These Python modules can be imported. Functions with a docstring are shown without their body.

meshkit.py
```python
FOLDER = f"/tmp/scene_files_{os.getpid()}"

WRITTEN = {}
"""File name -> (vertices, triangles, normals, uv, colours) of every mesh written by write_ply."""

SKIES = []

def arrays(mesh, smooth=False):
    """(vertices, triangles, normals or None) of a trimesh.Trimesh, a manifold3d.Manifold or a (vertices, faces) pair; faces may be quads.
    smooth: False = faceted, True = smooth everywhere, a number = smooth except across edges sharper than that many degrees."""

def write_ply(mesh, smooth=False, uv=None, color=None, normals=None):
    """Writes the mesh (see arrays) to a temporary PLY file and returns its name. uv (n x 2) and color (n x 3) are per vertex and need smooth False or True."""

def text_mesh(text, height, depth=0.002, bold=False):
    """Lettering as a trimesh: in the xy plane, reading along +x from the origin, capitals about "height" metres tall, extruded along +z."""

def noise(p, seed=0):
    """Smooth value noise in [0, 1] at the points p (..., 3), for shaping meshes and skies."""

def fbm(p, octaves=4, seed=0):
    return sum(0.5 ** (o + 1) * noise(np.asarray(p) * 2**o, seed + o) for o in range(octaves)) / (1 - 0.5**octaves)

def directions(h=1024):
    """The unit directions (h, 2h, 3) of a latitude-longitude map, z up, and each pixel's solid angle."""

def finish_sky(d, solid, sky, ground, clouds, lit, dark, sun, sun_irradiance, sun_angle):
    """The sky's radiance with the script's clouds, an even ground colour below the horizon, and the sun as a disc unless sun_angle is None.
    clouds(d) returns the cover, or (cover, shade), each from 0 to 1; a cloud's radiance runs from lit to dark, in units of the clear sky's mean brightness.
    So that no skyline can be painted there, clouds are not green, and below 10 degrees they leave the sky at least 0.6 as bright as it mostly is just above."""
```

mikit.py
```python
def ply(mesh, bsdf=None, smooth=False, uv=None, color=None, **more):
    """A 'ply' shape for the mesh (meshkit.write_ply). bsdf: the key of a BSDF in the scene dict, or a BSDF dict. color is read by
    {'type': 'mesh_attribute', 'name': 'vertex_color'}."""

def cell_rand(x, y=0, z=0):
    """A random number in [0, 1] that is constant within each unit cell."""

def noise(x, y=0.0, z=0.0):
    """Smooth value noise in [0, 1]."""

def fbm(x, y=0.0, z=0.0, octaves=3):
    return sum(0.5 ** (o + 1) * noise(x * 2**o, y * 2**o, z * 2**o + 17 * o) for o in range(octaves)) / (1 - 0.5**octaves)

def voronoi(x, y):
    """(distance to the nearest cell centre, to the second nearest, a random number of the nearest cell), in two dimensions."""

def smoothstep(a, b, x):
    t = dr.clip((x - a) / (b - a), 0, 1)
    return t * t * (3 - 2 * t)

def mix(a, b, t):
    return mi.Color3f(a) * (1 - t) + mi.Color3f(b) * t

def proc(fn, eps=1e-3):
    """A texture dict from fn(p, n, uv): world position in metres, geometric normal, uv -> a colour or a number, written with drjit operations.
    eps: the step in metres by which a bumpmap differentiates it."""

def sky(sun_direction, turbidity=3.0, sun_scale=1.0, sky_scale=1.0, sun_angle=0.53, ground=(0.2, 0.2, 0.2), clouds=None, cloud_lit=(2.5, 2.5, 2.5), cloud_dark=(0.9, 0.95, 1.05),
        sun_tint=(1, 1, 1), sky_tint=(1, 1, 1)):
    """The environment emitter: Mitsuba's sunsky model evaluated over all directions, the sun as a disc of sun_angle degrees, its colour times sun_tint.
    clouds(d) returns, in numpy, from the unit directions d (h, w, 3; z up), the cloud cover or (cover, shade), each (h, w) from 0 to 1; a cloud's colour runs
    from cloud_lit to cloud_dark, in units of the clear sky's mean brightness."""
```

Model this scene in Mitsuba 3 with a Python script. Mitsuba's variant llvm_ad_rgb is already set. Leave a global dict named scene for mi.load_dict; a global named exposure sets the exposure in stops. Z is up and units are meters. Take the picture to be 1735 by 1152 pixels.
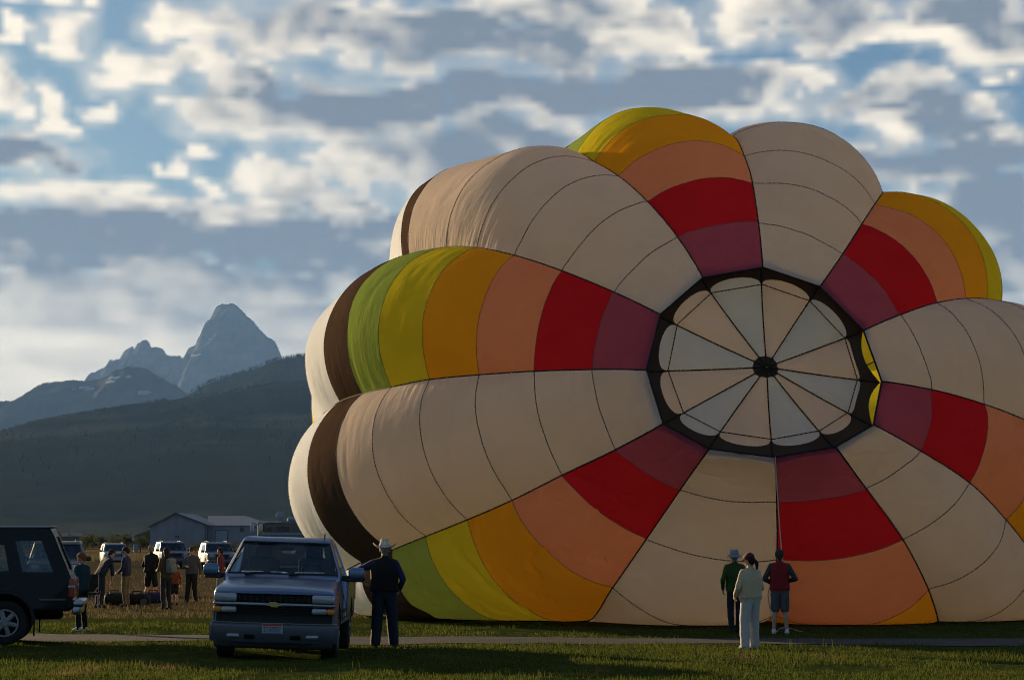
import math, random
import numpy as np, trimesh, mitsuba as mi, drjit as dr
import manifold3d as m3
from scipy.interpolate import CubicSpline, PchipInterpolator
import mikit, meshkit
from mikit import proc, noise, fbm, voronoi, cell_rand, smoothstep, mix

rng = np.random.default_rng(7)
random.seed(7)
scene = {'type': 'scene'}
labels = {}
T4 = mi.ScalarTransform4f

# ------------------------------------------------------------------ camera, sky, sun, exposure
F, CX, CY, HZ, EYE = 3600.0, 867.5, 576.0, 918.0, 1.85      # photo pixels; HZ = row of the horizon
PITCH = math.atan((HZ - CY) / F)
scene['camera'] = {
    'type': 'perspective', 'fov_axis': 'x', 'fov': math.degrees(2 * math.atan(CX / F)),
    'near_clip': 0.1, 'far_clip': 90000.0,
    'to_world': T4().look_at(origin=[0, 0, EYE], target=[0, math.cos(PITCH), EYE + math.sin(PITCH)], up=[0, 0, 1]),
    'medium': {'type': 'ref', 'id': 'haze_air'},
}
SUN_AZ, SUN_EL = 41.0, 11.5
se, sa = math.radians(SUN_EL), math.radians(SUN_AZ)
SUN = np.array([-math.sin(sa) * math.cos(se), math.cos(sa) * math.cos(se), math.sin(se)])
exposure = 1.75

# the broken altocumulus of the photograph: (px, py, half width, half height, shade) in degrees of the sky
CLOUDS = [
 (560, 45, 230, 38, .55), (760, 70, 260, 48, .75), (470, 75, 110, 38, .4), (950, 25, 150, 35, .55), (960, 85, 150, 40, .8),
 (900, 165, 430, 42, .95), (640, 185, 260, 45, .8), (420, 180, 130, 45, .45), (1180, 150, 170, 34, .9),
 (250, 135, 85, 32, .1), (310, 50, 75, 28, .15), (330, 120, 60, 30, .2), (640, 265, 140, 55, .3), (760, 280, 120, 70, .65), (860, 250, 120, 60, .7),
 (100, 82, 55, 30, .1), (110, 105, 50, 22, .1), (60, 8, 80, 18, .1), (20, 180, 38, 38, .2), (10, 205, 40, 30, .2), (90, 195, 25, 18, .0), (100, 235, 35, 12, .05), (180, 200, 26, 12, .0), (15, 95, 24, 10, .1), (150, 20, 16, 14, .0), (10, 65, 20, 14, 0),
 (30, 285, 110, 32, .85), (110, 300, 40, 22, .7), (345, 273, 18, 8, .0), (245, 305, 18, 9, .0), (310, 305, 40, 18, .05), (200, 333, 50, 12, .05), (150, 330, 30, 9, .0), (355, 332, 30, 16, .0),
 (435, 310, 50, 30, .1), (500, 330, 70, 28, .2), (450, 345, 80, 22, .2), (560, 345, 90, 26, .5),
 (60, 345, 110, 18, .1), (240, 360, 200, 18, .15), (420, 372, 160, 16, .3), (120, 395, 260, 38, .9), (380, 410, 280, 42, .95), (600, 400, 160, 40, .8), (560, 440, 220, 40, .85), (650, 420, 60, 14, .1), (180, 440, 300, 40, .8), (700, 450, 200, 60, .75),
 (100, 520, 330, 50, .38), (60, 580, 300, 50, .0), (40, 640, 260, 40, .0), (300, 560, 240, 60, .30), (420, 500, 220, 50, .55), (90, 650, 260, 40, .22), (520, 560, 180, 60, .45),
 (1360, 25, 140, 42, .55), (1420, 50, 90, 32, .75), (1270, 15, 60, 22, .1), (1450, 75, 80, 20, .35), (1090, 72, 120, 28, .35), (1030, 80, 60, 34, .1), (1170, 85, 80, 16, .2),
 (1640, 50, 95, 60, .75), (1700, 80, 70, 40, .6), (1600, 85, 60, 22, .05), (1660, 100, 80, 20, .2), (1690, 148, 34, 14, .05), (1540, 75, 14, 10, .05),
 (1450, 185, 110, 22, .65), (1540, 170, 100, 18, .3), (1580, 210, 110, 28, .8), (1500, 215, 90, 18, .35), (1660, 208, 40, 12, .05), (1610, 240, 90, 22, .85), (1700, 255, 60, 14, .2), (1530, 245, 60, 12, .1),
 (1600, 300, 200, 38, .95), (1700, 290, 90, 40, .9), (1560, 320, 60, 14, .2), (1690, 370, 150, 60, .9), (1720, 460, 120, 70, .7), (1480, 300, 100, 30, .7),
 (1090, 190, 90, 22, .35), (900, 195, 60, 14, .1), (890, 330, 140, 60, .7), (1330, 140, 90, 18, .3),
]

def sky_clouds(d):
    az = np.degrees(np.arctan2(d[..., 0], d[..., 1])); el = np.degrees(np.arcsin(np.clip(d[..., 2], -1, 1)))
    deg = math.degrees(1 / F)
    st = lambda a, b, x: (lambda t: t * t * (3 - 2 * t))(np.clip((x - a) / (b - a), 0, 1))
    def field(x, y, z, o, seed): return meshkit.fbm(np.stack([x, y, 0 * x + z], -1), o, seed) - .5
    def body(az, el):
        hi = st(4.5, 8.5, el)                                # low clouds are seen edge on: long and smooth
        n1, n2 = field(az * .7, el * 1.2, 3.3, 3, 11), field(az * .7 + 31, el * 1.2 + 7, 9.1, 3, 23)
        big = field(az * .55, el * 1.3, 1.7, 2, 5)
        puff = (field(az * 1.15, el * 1.5, 4.1, 3, 15) + .45 * (.25 - np.abs(field(az * 1.6, el * 2.1, 2.2, 2, 19)) * 2)) * (.25 + .75 * hi)
        streak = field(az * .22 + 9, el * 1.7, 6.0, 3, 31) * (1 - hi)
        wa, we = az + n1 * 2.2, el + n2 * (.5 + .7 * hi)
        dens = np.full(az.shape, -1.0); sh = np.zeros(az.shape); ws = np.full(az.shape, 1e-6)
        for px, py, rx, ry, s in CLOUDS:
            cx, cy, rx, ry = (px - CX) * deg, (HZ - py) * deg, rx * deg, ry * deg * 1.1
            near = (np.abs(wa - cx) < rx * 2) & (np.abs(we - cy) < ry * 2)
            q = 1 - np.sqrt(((wa[near] - cx) / rx) ** 2 + ((we[near] - cy) / ry) ** 2)
            dens[near] = np.maximum(dens[near], q)
            w = np.clip(q + .35, 0, 2) ** 2
            sh[near] += w * s; ws[near] += w
        low = dens + big * .45 + streak * .8
        return low, low + puff * 1.15, sh / ws, streak
    bod, soft_, shade, rim = (np.full(az.shape, v) for v in (-1.0, -1.0, 0.0, 0.0))
    box_ = (np.abs(az) < 24) & (el < 26)
    rows = np.where(box_.any(1))[0]; cols = np.where(box_.any(0))[0]
    for cc in np.split(cols, np.where(np.diff(cols) > 1)[0] + 1):
        ix = np.ix_(rows, cc)
        A, E = az[ix], el[ix]
        l0, b0, s0, k0 = body(A, E)
        l1, b1 = body(A - .55, E - .28)[:2]                 # the same cloud a little nearer the sun
        bod[ix], soft_[ix], shade[ix], rim[ix] = b0, l0 * .62 + b0 * .38, s0 - .22 * k0, np.clip((b0 - b1) * .8, -.30, .55)
    # the rest of the sky, out of view: noise clouds thinned to lower fill light
    k = 3.2 / (d[..., 2] + .12)
    P = np.stack([d[..., 0] * k, d[..., 1] * k, 0 * k + .5], -1)
    g = meshkit.fbm(P * 1.6, 4, 41); g2 = meshkit.fbm(P * .9 + 5, 3, 47)
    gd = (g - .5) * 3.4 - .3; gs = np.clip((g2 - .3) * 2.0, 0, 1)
    m = st(0, 5, np.maximum(np.abs(az) - 14.5, el - 15.5))
    bod = bod * (1 - m) + gd * m; soft_ = soft_ * (1 - m) + gd * m; shade = shade * (1 - m) + gs * m
    cover = np.maximum(st(-.07, .25, bod) * (.82 + .18 * st(0, .4, bod)), .34 * st(-.60, .1, bod))
    thick = st(.0, .50, soft_)
    sh = np.clip(shade * (.16 + 1.25 * thick) - rim * (.22 + .42 * thick) + .03 - (bod - soft_) * .42 * thick, 0, .96)
    away = np.clip((np.degrees(np.arccos(np.clip(d @ SUN, -1, 1))) - 55) / 70, 0, 1)      # unseen clouds far from the sun darkened to cut the fill light
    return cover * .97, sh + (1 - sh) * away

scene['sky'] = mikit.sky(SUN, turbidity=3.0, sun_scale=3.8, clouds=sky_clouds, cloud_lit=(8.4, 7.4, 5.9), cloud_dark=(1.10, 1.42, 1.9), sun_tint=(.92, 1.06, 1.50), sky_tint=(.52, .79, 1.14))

def ray(px, py):
    """world direction of a photo pixel, scaled to depth 1"""
    x, y, z = (px - CX) / F, 1.0, (CY - py) / F
    c, s = math.cos(PITCH), math.sin(PITCH)
    Y, Z = y * c - z * s, y * s + z * c
    return np.array([x / Y, 1.0, Z / Y])
def at(px, py, depth):
    return np.array([0, 0, EYE]) + ray(px, py) * depth
def depth_of(py):                      # depth of a ground point seen at row py
    return -EYE / ray(CX, py)[2]
def ground_pt(px, py):
    return at(px, py, depth_of(py))

# ------------------------------------------------------------------ helpers
used = set()
def numbered(name):
    k, n = name, 0
    while k in used:
        n += 1; k = f'{name}_{n:03d}'
    used.add(k); return k
def thing(name, label, cat, group=None, kind=None):
    k = numbered(name); labels[k] = {'label': label, 'category': cat}
    if group: labels[k]['group'] = group
    if kind: labels[k]['kind'] = kind
    return k
def put(name, mesh, mat, smooth=30, T=None, parent=None, label=None, uv=None):
    k = numbered(parent + '__' + name if parent else name)
    if T is not None:
        if isinstance(mesh, m3.Manifold): mesh = tm(mesh)
        mesh = mesh.copy(); mesh.apply_transform(T)
    scene[k] = mikit.ply(mesh, mat, smooth, uv=uv)
    if label: labels[k] = {'label': label}
    return k
def struct(name, mesh, mat, smooth=False, kind='structure', label=None, cat=None):
    k = put(name, mesh, mat, smooth); labels[k] = {'kind': kind}
    if label: labels[k]['label'] = label
    if cat: labels[k]['category'] = cat
    return k
def tm(man):
    m = man.to_mesh(); return trimesh.Trimesh(np.array(m.vert_properties[:, :3]), np.array(m.tri_verts), process=False)
def mani(mesh):
    mesh = mesh.copy(); mesh.merge_vertices()
    return m3.Manifold(m3.Mesh(np.asarray(mesh.vertices, np.float32), np.asarray(mesh.faces, np.uint32)))
def rbox(sx, sy, sz, r, c=(0, 0, 0), n=8):
    s = m3.Manifold.sphere(r, n)
    hs = [s.translate((a * (sx / 2 - r), b * (sy / 2 - r), d * (sz / 2 - r))) for a in (-1, 1) for b in (-1, 1) for d in (-1, 1)]
    return m3.Manifold.batch_hull(hs).translate(tuple(c))
def box(x0, x1, y0, y1, z0, z1):
    return m3.Manifold.cube((x1 - x0, y1 - y0, z1 - z0)).translate((x0, y0, z0))
def hull_pts(pts):
    return m3.Manifold.hull_points(np.asarray(pts, float))
def uni(ms):
    return m3.Manifold.batch_boolean(list(ms), m3.OpType.Add)
def tube(pts, r, n=6, closed=False):
    pts = np.asarray(pts, float); N = len(pts)
    tan = np.gradient(pts, axis=0) if not closed else np.roll(pts, -1, 0) - np.roll(pts, 1, 0)
    tan /= np.maximum(np.linalg.norm(tan, axis=1, keepdims=True), 1e-9)
    ref = np.array([0.31, 0.2, 0.93]) if abs(tan[:, 2]).mean() < .9 else np.array([1., .1, 0])
    u = np.cross(tan, ref); u /= np.maximum(np.linalg.norm(u, axis=1, keepdims=True), 1e-9); v = np.cross(tan, u)
    rr = np.broadcast_to(np.asarray(r, float), (N,))[:, None, None]
    a = np.arange(n) / n * 2 * np.pi
    V = pts[:, None] + rr * (np.cos(a)[None, :, None] * u[:, None] + np.sin(a)[None, :, None] * v[:, None])
    i = np.arange(N if closed else N - 1)[:, None]; j = np.arange(n)[None]; i2 = (i + 1) % N; j2 = (j + 1) % n
    q = np.stack([i * n + j, i * n + j2, i2 * n + j2, i2 * n + j], -1).reshape(-1, 4)
    f = np.vstack([q[:, [0, 2, 1]], q[:, [0, 3, 2]]]); V = V.reshape(-1, 3)
    if not closed:
        V = np.vstack([V, pts[0], pts[-1]]); c0, c1 = N * n, N * n + 1; jj = np.arange(n)
        f = np.vstack([f, np.stack([jj * 0 + c0, jj, (jj + 1) % n], 1), np.stack([jj * 0 + c1, (N - 1) * n + (jj + 1) % n, (N - 1) * n + jj], 1)])
    return trimesh.Trimesh(V, f, process=False)
def grid_faces(nr, nc):
    i, j = np.meshgrid(np.arange(nr - 1), np.arange(nc - 1), indexing='ij'); a = (i * nc + j).ravel()
    return np.vstack([np.stack([a, a + 1, a + nc + 1], 1), np.stack([a, a + nc + 1, a + nc], 1)])
def place(loc, yaw=0, roll=0, pitch=0, s=1):
    M = trimesh.transformations.euler_matrix(math.radians(pitch), math.radians(roll), math.radians(yaw), 'sxyz')
    M[:3, :3] *= s; M[:3, 3] = loc; return M

# ------------------------------------------------------------------ materials
def bsdf(name, d): scene[name] = d; return name
def rgb(c): return {'type': 'rgb', 'value': list(map(float, c))}
def paint(name, col, rough=.45, metal=0., coat=0., spec=.5, two=True):
    d = {'type': 'principled', 'base_color': rgb(col) if not isinstance(col, dict) else col, 'roughness': rough, 'metallic': metal, 'clearcoat': coat, 'clearcoat_gloss': .9, 'specular': spec}
    return bsdf(name, {'type': 'twosided', 'b': d} if two else d)
def grainy(a, b, sx, sy=None, sz=None, o=3):
    sy = sy or sx; sz = sz or sx
    return proc(lambda p, n, uv: mix(a, b, fbm(p.x * sx, p.y * sy, p.z * sz, octaves=o)))

# ------------------------------------------------------------------ air
scene['haze_air'] = {'type': 'homogeneous', 'albedo': rgb((.26, .50, .95)), 'sigma_t': 2.4e-5, 'phase': {'type': 'isotropic'}}
scene['haze'] = {'type': 'cube', 'to_world': T4().translate([0, 12500, 1398.0]).scale([24000, 14500, 1402.0]), 'bsdf': {'type': 'null'}, 'interior': {'type': 'ref', 'id': 'haze_air'}}
labels['haze'] = {'kind': 'stuff', 'label': 'thin blue morning haze in front of the mountains', 'category': 'haze'}
used.add('haze')

# ------------------------------------------------------------------ ground
def ground_z(x, y):
    x, y = np.asarray(x, float), np.asarray(y, float)
    near = np.exp(-(y / 140.0) ** 2)
    u = (np.sin(x * .31 + 1.3) * np.sin(y * .23 + .4) * .025 + np.sin(x * .9 + y * .5) * np.sin(y * .8 - x * .3) * .012) * near
    tilt = .030 * np.clip(-(x + 3.95), -1.4, 1.4) * np.exp(-((x + 3.95) / 2.2) ** 4) * np.exp(-((y - 36.5) / 5.0) ** 4)
    return u + tilt
ys = np.concatenate([np.linspace(-400, 0, 9)[:-1], np.linspace(0, 24, 9)[:-1], np.linspace(24, 72, 130)[:-1], 72 * (10500 / 72.) ** np.linspace(0, 1, 60)])
xs = np.concatenate([-np.geomspace(16, 21000, 34)[::-1], np.linspace(-15.6, 17.6, 90), np.geomspace(18, 21000, 34)])
X, Y = np.meshgrid(xs, ys)
gm = trimesh.Trimesh(np.stack([X, Y, ground_z(X, Y)], -1).reshape(-1, 3), grid_faces(len(ys), len(xs)), process=False)

def ground_col(p, n, uv):
    big = fbm(p.x * .35, p.y * .22, 0, octaves=3)
    fine = fbm(p.x * 5, p.y * 2.2, 3, octaves=3)
    green = mix((.024, .036, .008), (.062, .075, .018), fine)
    dry = mix((.062, .050, .028), (.115, .090, .049), fine)
    t = smoothstep(50, 66, p.y + (big - .5) * 14)
    t = t * (1 - .55 * smoothstep(190, 210, p.y) * (1 - smoothstep(240, 300, p.y)))
    far = smoothstep(500, 1400, p.y + (big - .5) * 300)
    c = mix(green, dry, t + .18 * smoothstep(.5, .8, big) * (1 - t))
    return mix(c, mix((.05, .06, .02), (.13, .12, .05), fbm(p.x * .01, p.y * .004, 0)), far)
bsdf('grassy_soil', {'type': 'twosided', 'b': {'type': 'bumpmap', 'scale': 1.0, 'tex': proc(lambda p, n, uv: fbm(p.x * 9, p.y * 9, 0) * .05, eps=.02),
     'b': {'type': 'diffuse', 'reflectance': proc(ground_col)}}})
struct('ground', gm, 'grassy_soil', True)

# the paved track that crosses in front of the balloon
def road_y(x): return 41.4 - .098 * (x + 8.8)
rx = np.linspace(-60, 70, 261); rv = np.linspace(-1.35, 1.35, 7)
RX, RV = np.meshgrid(rx, rv, indexing='ij')
edge = (np.abs(RV) > 1.3) * (meshkit.fbm(np.stack([RX * 2.1, RV, 0 * RX], -1), 3) - .5) * .9
RY = road_y(RX) + RV + edge * np.sign(RV)
zr = np.where(np.abs(RX) < 16, ground_z(RX, RY), 0)
rm = trimesh.Trimesh(np.stack([RX, RY, ground_z(RX, RY) + .012], -1).reshape(-1, 3), grid_faces(len(rx), len(rv))[:, ::-1], process=False)
bsdf('old_asphalt', {'type': 'twosided', 'b': {'type': 'principled', 'roughness': .85, 'specular': .2, 'base_color': proc(lambda p, n, uv: mix((.026, .025, .025), (.06, .057, .055), fbm(p.x * 1.2, p.y * 5, 0, octaves=4)))}})
struct('road', rm, 'old_asphalt', True)

# grass blades of the foreground, one mesh
def blades(n, region, hmin, hmax, w, seed, lean=.55, clump=.36):
    r = np.random.default_rng(seed); out = []
    x0, x1, y0, y1 = region
    y = 1 / (1 / y1 + r.random(n) * (1 / y0 - 1 / y1)); half = .245 * y + .6
    x = np.where(np.isfinite(x0 + 0 * y), -half + 2 * half * r.random(n), 0)
    rag = meshkit.fbm(np.stack([x * .9, y * .5, 0 * x], -1), 3, 77) - .5
    keep = (np.abs(y - road_y(x)) > 1.36 + rag * 1.1 + .25 * r.random(n) ** 3)
    x, y = x[keep], y[keep]; n = len(x)
    cl = meshkit.fbm(np.stack([x * 1.4, y * 1.1, 0 * x], -1), 3, seed)
    bare = meshkit.fbm(np.stack([x * .6 + 40, y * .35, 0 * x], -1), 3, seed + 9)
    sel = (bare > clump + .14 * (r.random(n) - .5)); x, y, cl = x[sel], y[sel], cl[sel]; n = len(x)
    h = (hmin + (hmax - hmin) * r.random(n) ** 1.6) * (.25 + 1.6 * cl ** 1.4)
    a = r.random(n) * 2 * np.pi; ln = lean * r.random(n)
    b = np.stack([x, y, ground_z(x, y) - .01], 1)
    dx = np.stack([np.cos(a), np.sin(a), 0 * a], 1); px_ = np.stack([-np.sin(a), np.cos(a), 0 * a], 1)
    up = np.array([0, 0, 1.])
    m = b + (dx * (ln * .35)[:, None] + up) * (h * .6)[:, None]
    t = b + (dx * ln[:, None] + up * .95) * h[:, None]
    ww = (w * (.7 + .6 * r.random(n)))[:, None]
    V = np.stack([b - px_ * ww, b + px_ * ww, m - px_ * ww * .7, m + px_ * ww * .7, t], 1).reshape(-1, 3)
    o = (np.arange(n) * 5)[:, None]
    f = np.vstack([o + [0, 1, 3], o + [0, 3, 2], o + [2, 3, 4]])
    return trimesh.Trimesh(V, f, process=False)
bsdf('grass_blade', {'type': 'principledthin', 'roughness': .6, 'diff_trans': .9, 'eta': 1.3, 'base_color': proc(lambda p, n, uv: mix(mix((.045, .066, .012), (.092, .102, .022), noise(p.x * 14, p.y * 14, 0)), (.13, .11, .04), smoothstep(.62, .85, fbm(p.x * .8, p.y * .5, 0))))})
bsdf('dry_blade', {'type': 'principledthin', 'roughness': .6, 'diff_trans': .9, 'eta': 1.3, 'base_color': proc(lambda p, n, uv: mix((.062, .050, .029), (.118, .094, .053), noise(p.x * 9, p.y * 9, 0)))})
gk = struct('grass', trimesh.util.concatenate([blades(170000, (-1, 1, 26.5, 48.5), .03, .10, .006, 3), blades(9000, (-1, 1, 26.5, 48.5), .10, .17, .006, 8, .7, .60)]), 'grass_blade', False, 'stuff', 'short green grass on both sides of the paved track', 'grass')
struct('dry_grass', blades(60000, (-1, 1, 52, 140), .05, .16, .012, 4), 'dry_blade', False, 'stuff', 'dry straw coloured grass of the field behind the parked cars', 'dry grass')

# ------------------------------------------------------------------ mountains
def ridge(name, prof, dist, foot, mat, noise_amp, crest_amp, seed, ncol=700, nrow=70, cell=900., power=1.25, span=(-900, 2700), extra=None):
    prof = np.array(prof, float)
    px = np.linspace(span[0], span[1], ncol)
    py = PchipInterpolator(prof[:, 0], prof[:, 1])(px)
    H = (HZ - py) / F * dist + EYE
    x = (px - CX) / F * dist
    q = np.concatenate([np.linspace(0, 1, nrow), 1 + np.linspace(0, .35, 12)[1:]])
    Q, XX = np.meshgrid(q, x, indexing='ij'); HH = np.broadcast_to(H, XX.shape)
    YY = foot + (dist - foot) * Q
    base = np.where(Q <= 1, np.maximum(Q, 0) ** power, np.clip(1 - (Q - 1) * 2.2, 0, 1))
    P = np.stack([XX / cell, YY / cell * .55, 0 * XX], -1)
    nz = meshkit.fbm(P, 6, seed); rg = 1 - np.abs(2 * nz - 1) * 1.6
    w = np.clip(Q * 1.2, 0, 1) * np.clip((1 - np.minimum(Q, 2 - Q)) * 5, 0, 1)
    cr = (meshkit.fbm(np.stack([XX / (cell * .06), 0 * XX, 0 * XX + 2], -1), 4, seed + 3) - .5) * crest_amp
    Z = HH * base + rg * noise_amp * w - noise_amp * .4 * w + cr * np.clip(Q, 0, 1) ** 3
    cap = HH * np.clip(1 - (1 - np.minimum(Q, 2 - Q)) * .35, 0, 1) + cr
    Z = np.minimum(Z, np.maximum(cap, -2))
    Z[0] = -.9
    m = trimesh.Trimesh(np.stack([XX, YY, np.maximum(Z, -.9)], -1).reshape(-1, 3), grid_faces(len(q), ncol), process=False)
    struct(name, m, mat, True)
    return x, H, dist
def zoomed(pts, s=.382, oy=480): return [(a * s, b * s + oy) for a, b in pts]

LOW = [(-900, 900), (-300, 830), (0, 764), (38, 751), (115, 724), (172, 703), (229, 688), (306, 675), (363, 669), (420, 659), (525, 644), (700, 632), (1000, 640), (1400, 690), (1800, 760), (2700, 880)]
UP = [(-900, 905), (-200, 860), (100, 780), (250, 708), (323, 667), (351, 650), (420, 629), (477, 608), (525, 602), (640, 592), (900, 610), (1300, 650), (1700, 700), (2200, 780), (2700, 860)]
MID = [(-900, 760), (-300, 720), (0, 679), (19, 678), (38, 671), (65, 654), (92, 647), (149, 644), (172, 640), (202, 625), (214, 623), (237, 624), (267, 637), (290, 650), (319, 669), (420, 720), (700, 760), (1500, 780), (2700, 800)]
PEAK = [(-900, 800), (-100, 760), (90, 690)] + zoomed([(390, 425), (400, 405), (465, 380), (472, 350), (485, 345), (515, 362), (530, 330), (560, 290), (580, 277), (590, 288), (605, 264), (635, 250), (655, 264), (662, 282), (700, 290), (720, 305), (745, 325), (780, 326), (790, 321), (805, 335), (815, 318), (830, 290), (865, 270), (876, 247), (892, 254), (905, 238), (915, 190), (935, 150), (942, 118), (965, 99), (985, 88), (1025, 97), (1060, 120), (1095, 150), (1150, 200), (1185, 235), (1215, 260), (1235, 295), (1250, 330)]) + [(500, 640), (560, 690), (900, 740), (1600, 760), (2700, 800)]

bsdf('forest_slope', {'type': 'twosided', 'b': {'type': 'diffuse', 'reflectance': proc(lambda p, n, uv: mix(mix((.009, .013, .011), (.020, .026, .018), fbm(p.x * .012, p.y * .006, p.z * .012, octaves=4)), (.045, .048, .032), .75 * smoothstep(.54, .66, fbm(p.x * .0016, p.y * .0012, p.z * .004, octaves=4)) * (1 - .6 * smoothstep(150, 500, p.z))))}})
def rock_col(p, n, uv):
    g = fbm(p.x * .004, p.y * .002, p.z * .008, octaves=5)
    c = mix((.05, .055, .065), (.11, .11, .115), g)
    def spot(px, py, D, rx, ry):
        u = (p.x - (px - CX) / F * D) / (rx * D / F); v = (p.z - EYE - (HZ - py) / F * D) / (ry * D / F)
        return 1 - u * u - v * v + (fbm(p.x * .02, 0, p.z * .05, octaves=4) - .5) * 5.0 - .4
    s = mi.Float(0)
    for a in ((197, 648, 13000., 13, 8), (150, 661, 13000., 20, 4), (62, 676, 13000., 20, 5), (263, 673, 13000., 12, 4), (224, 641, 13000., 4, 4)):
        s = dr.maximum(s, smoothstep(.0, .25, spot(*a)) * dr.select(p.y < 16000, 1.0, 0.0))
    for a in ((368, 625, 22000., 9, 2.5), (383, 595, 22000., 2.5, 4)):
        s = dr.maximum(s, smoothstep(.0, .25, spot(*a)) * dr.select(p.y > 16000, 1.0, 0.0))
    return mix(c, (.27, .29, .33), s)
bsdf('mountain_rock', {'type': 'twosided', 'b': {'type': 'diffuse', 'reflectance': proc(rock_col)}})
ridge('mountain', PEAK, 22000, 16500, 'mountain_rock', 330, 60, 61, 2200, 110, 1100., 1.15)
ridge('mountain_ridge', MID, 13000, 9800, 'mountain_rock', 170, 26, 71, 1100, 70, 800., 1.2)
upper = ridge('forested_hill', UP, 9000, 6500, 'forest_slope', 70, 8, 81, 600, 60, 800., 1.1)
lower = ridge('forested_hill', LOW, 7200, 2600, 'forest_slope', 80, 8, 91, 900, 110, 1100., 1.35)

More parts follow.
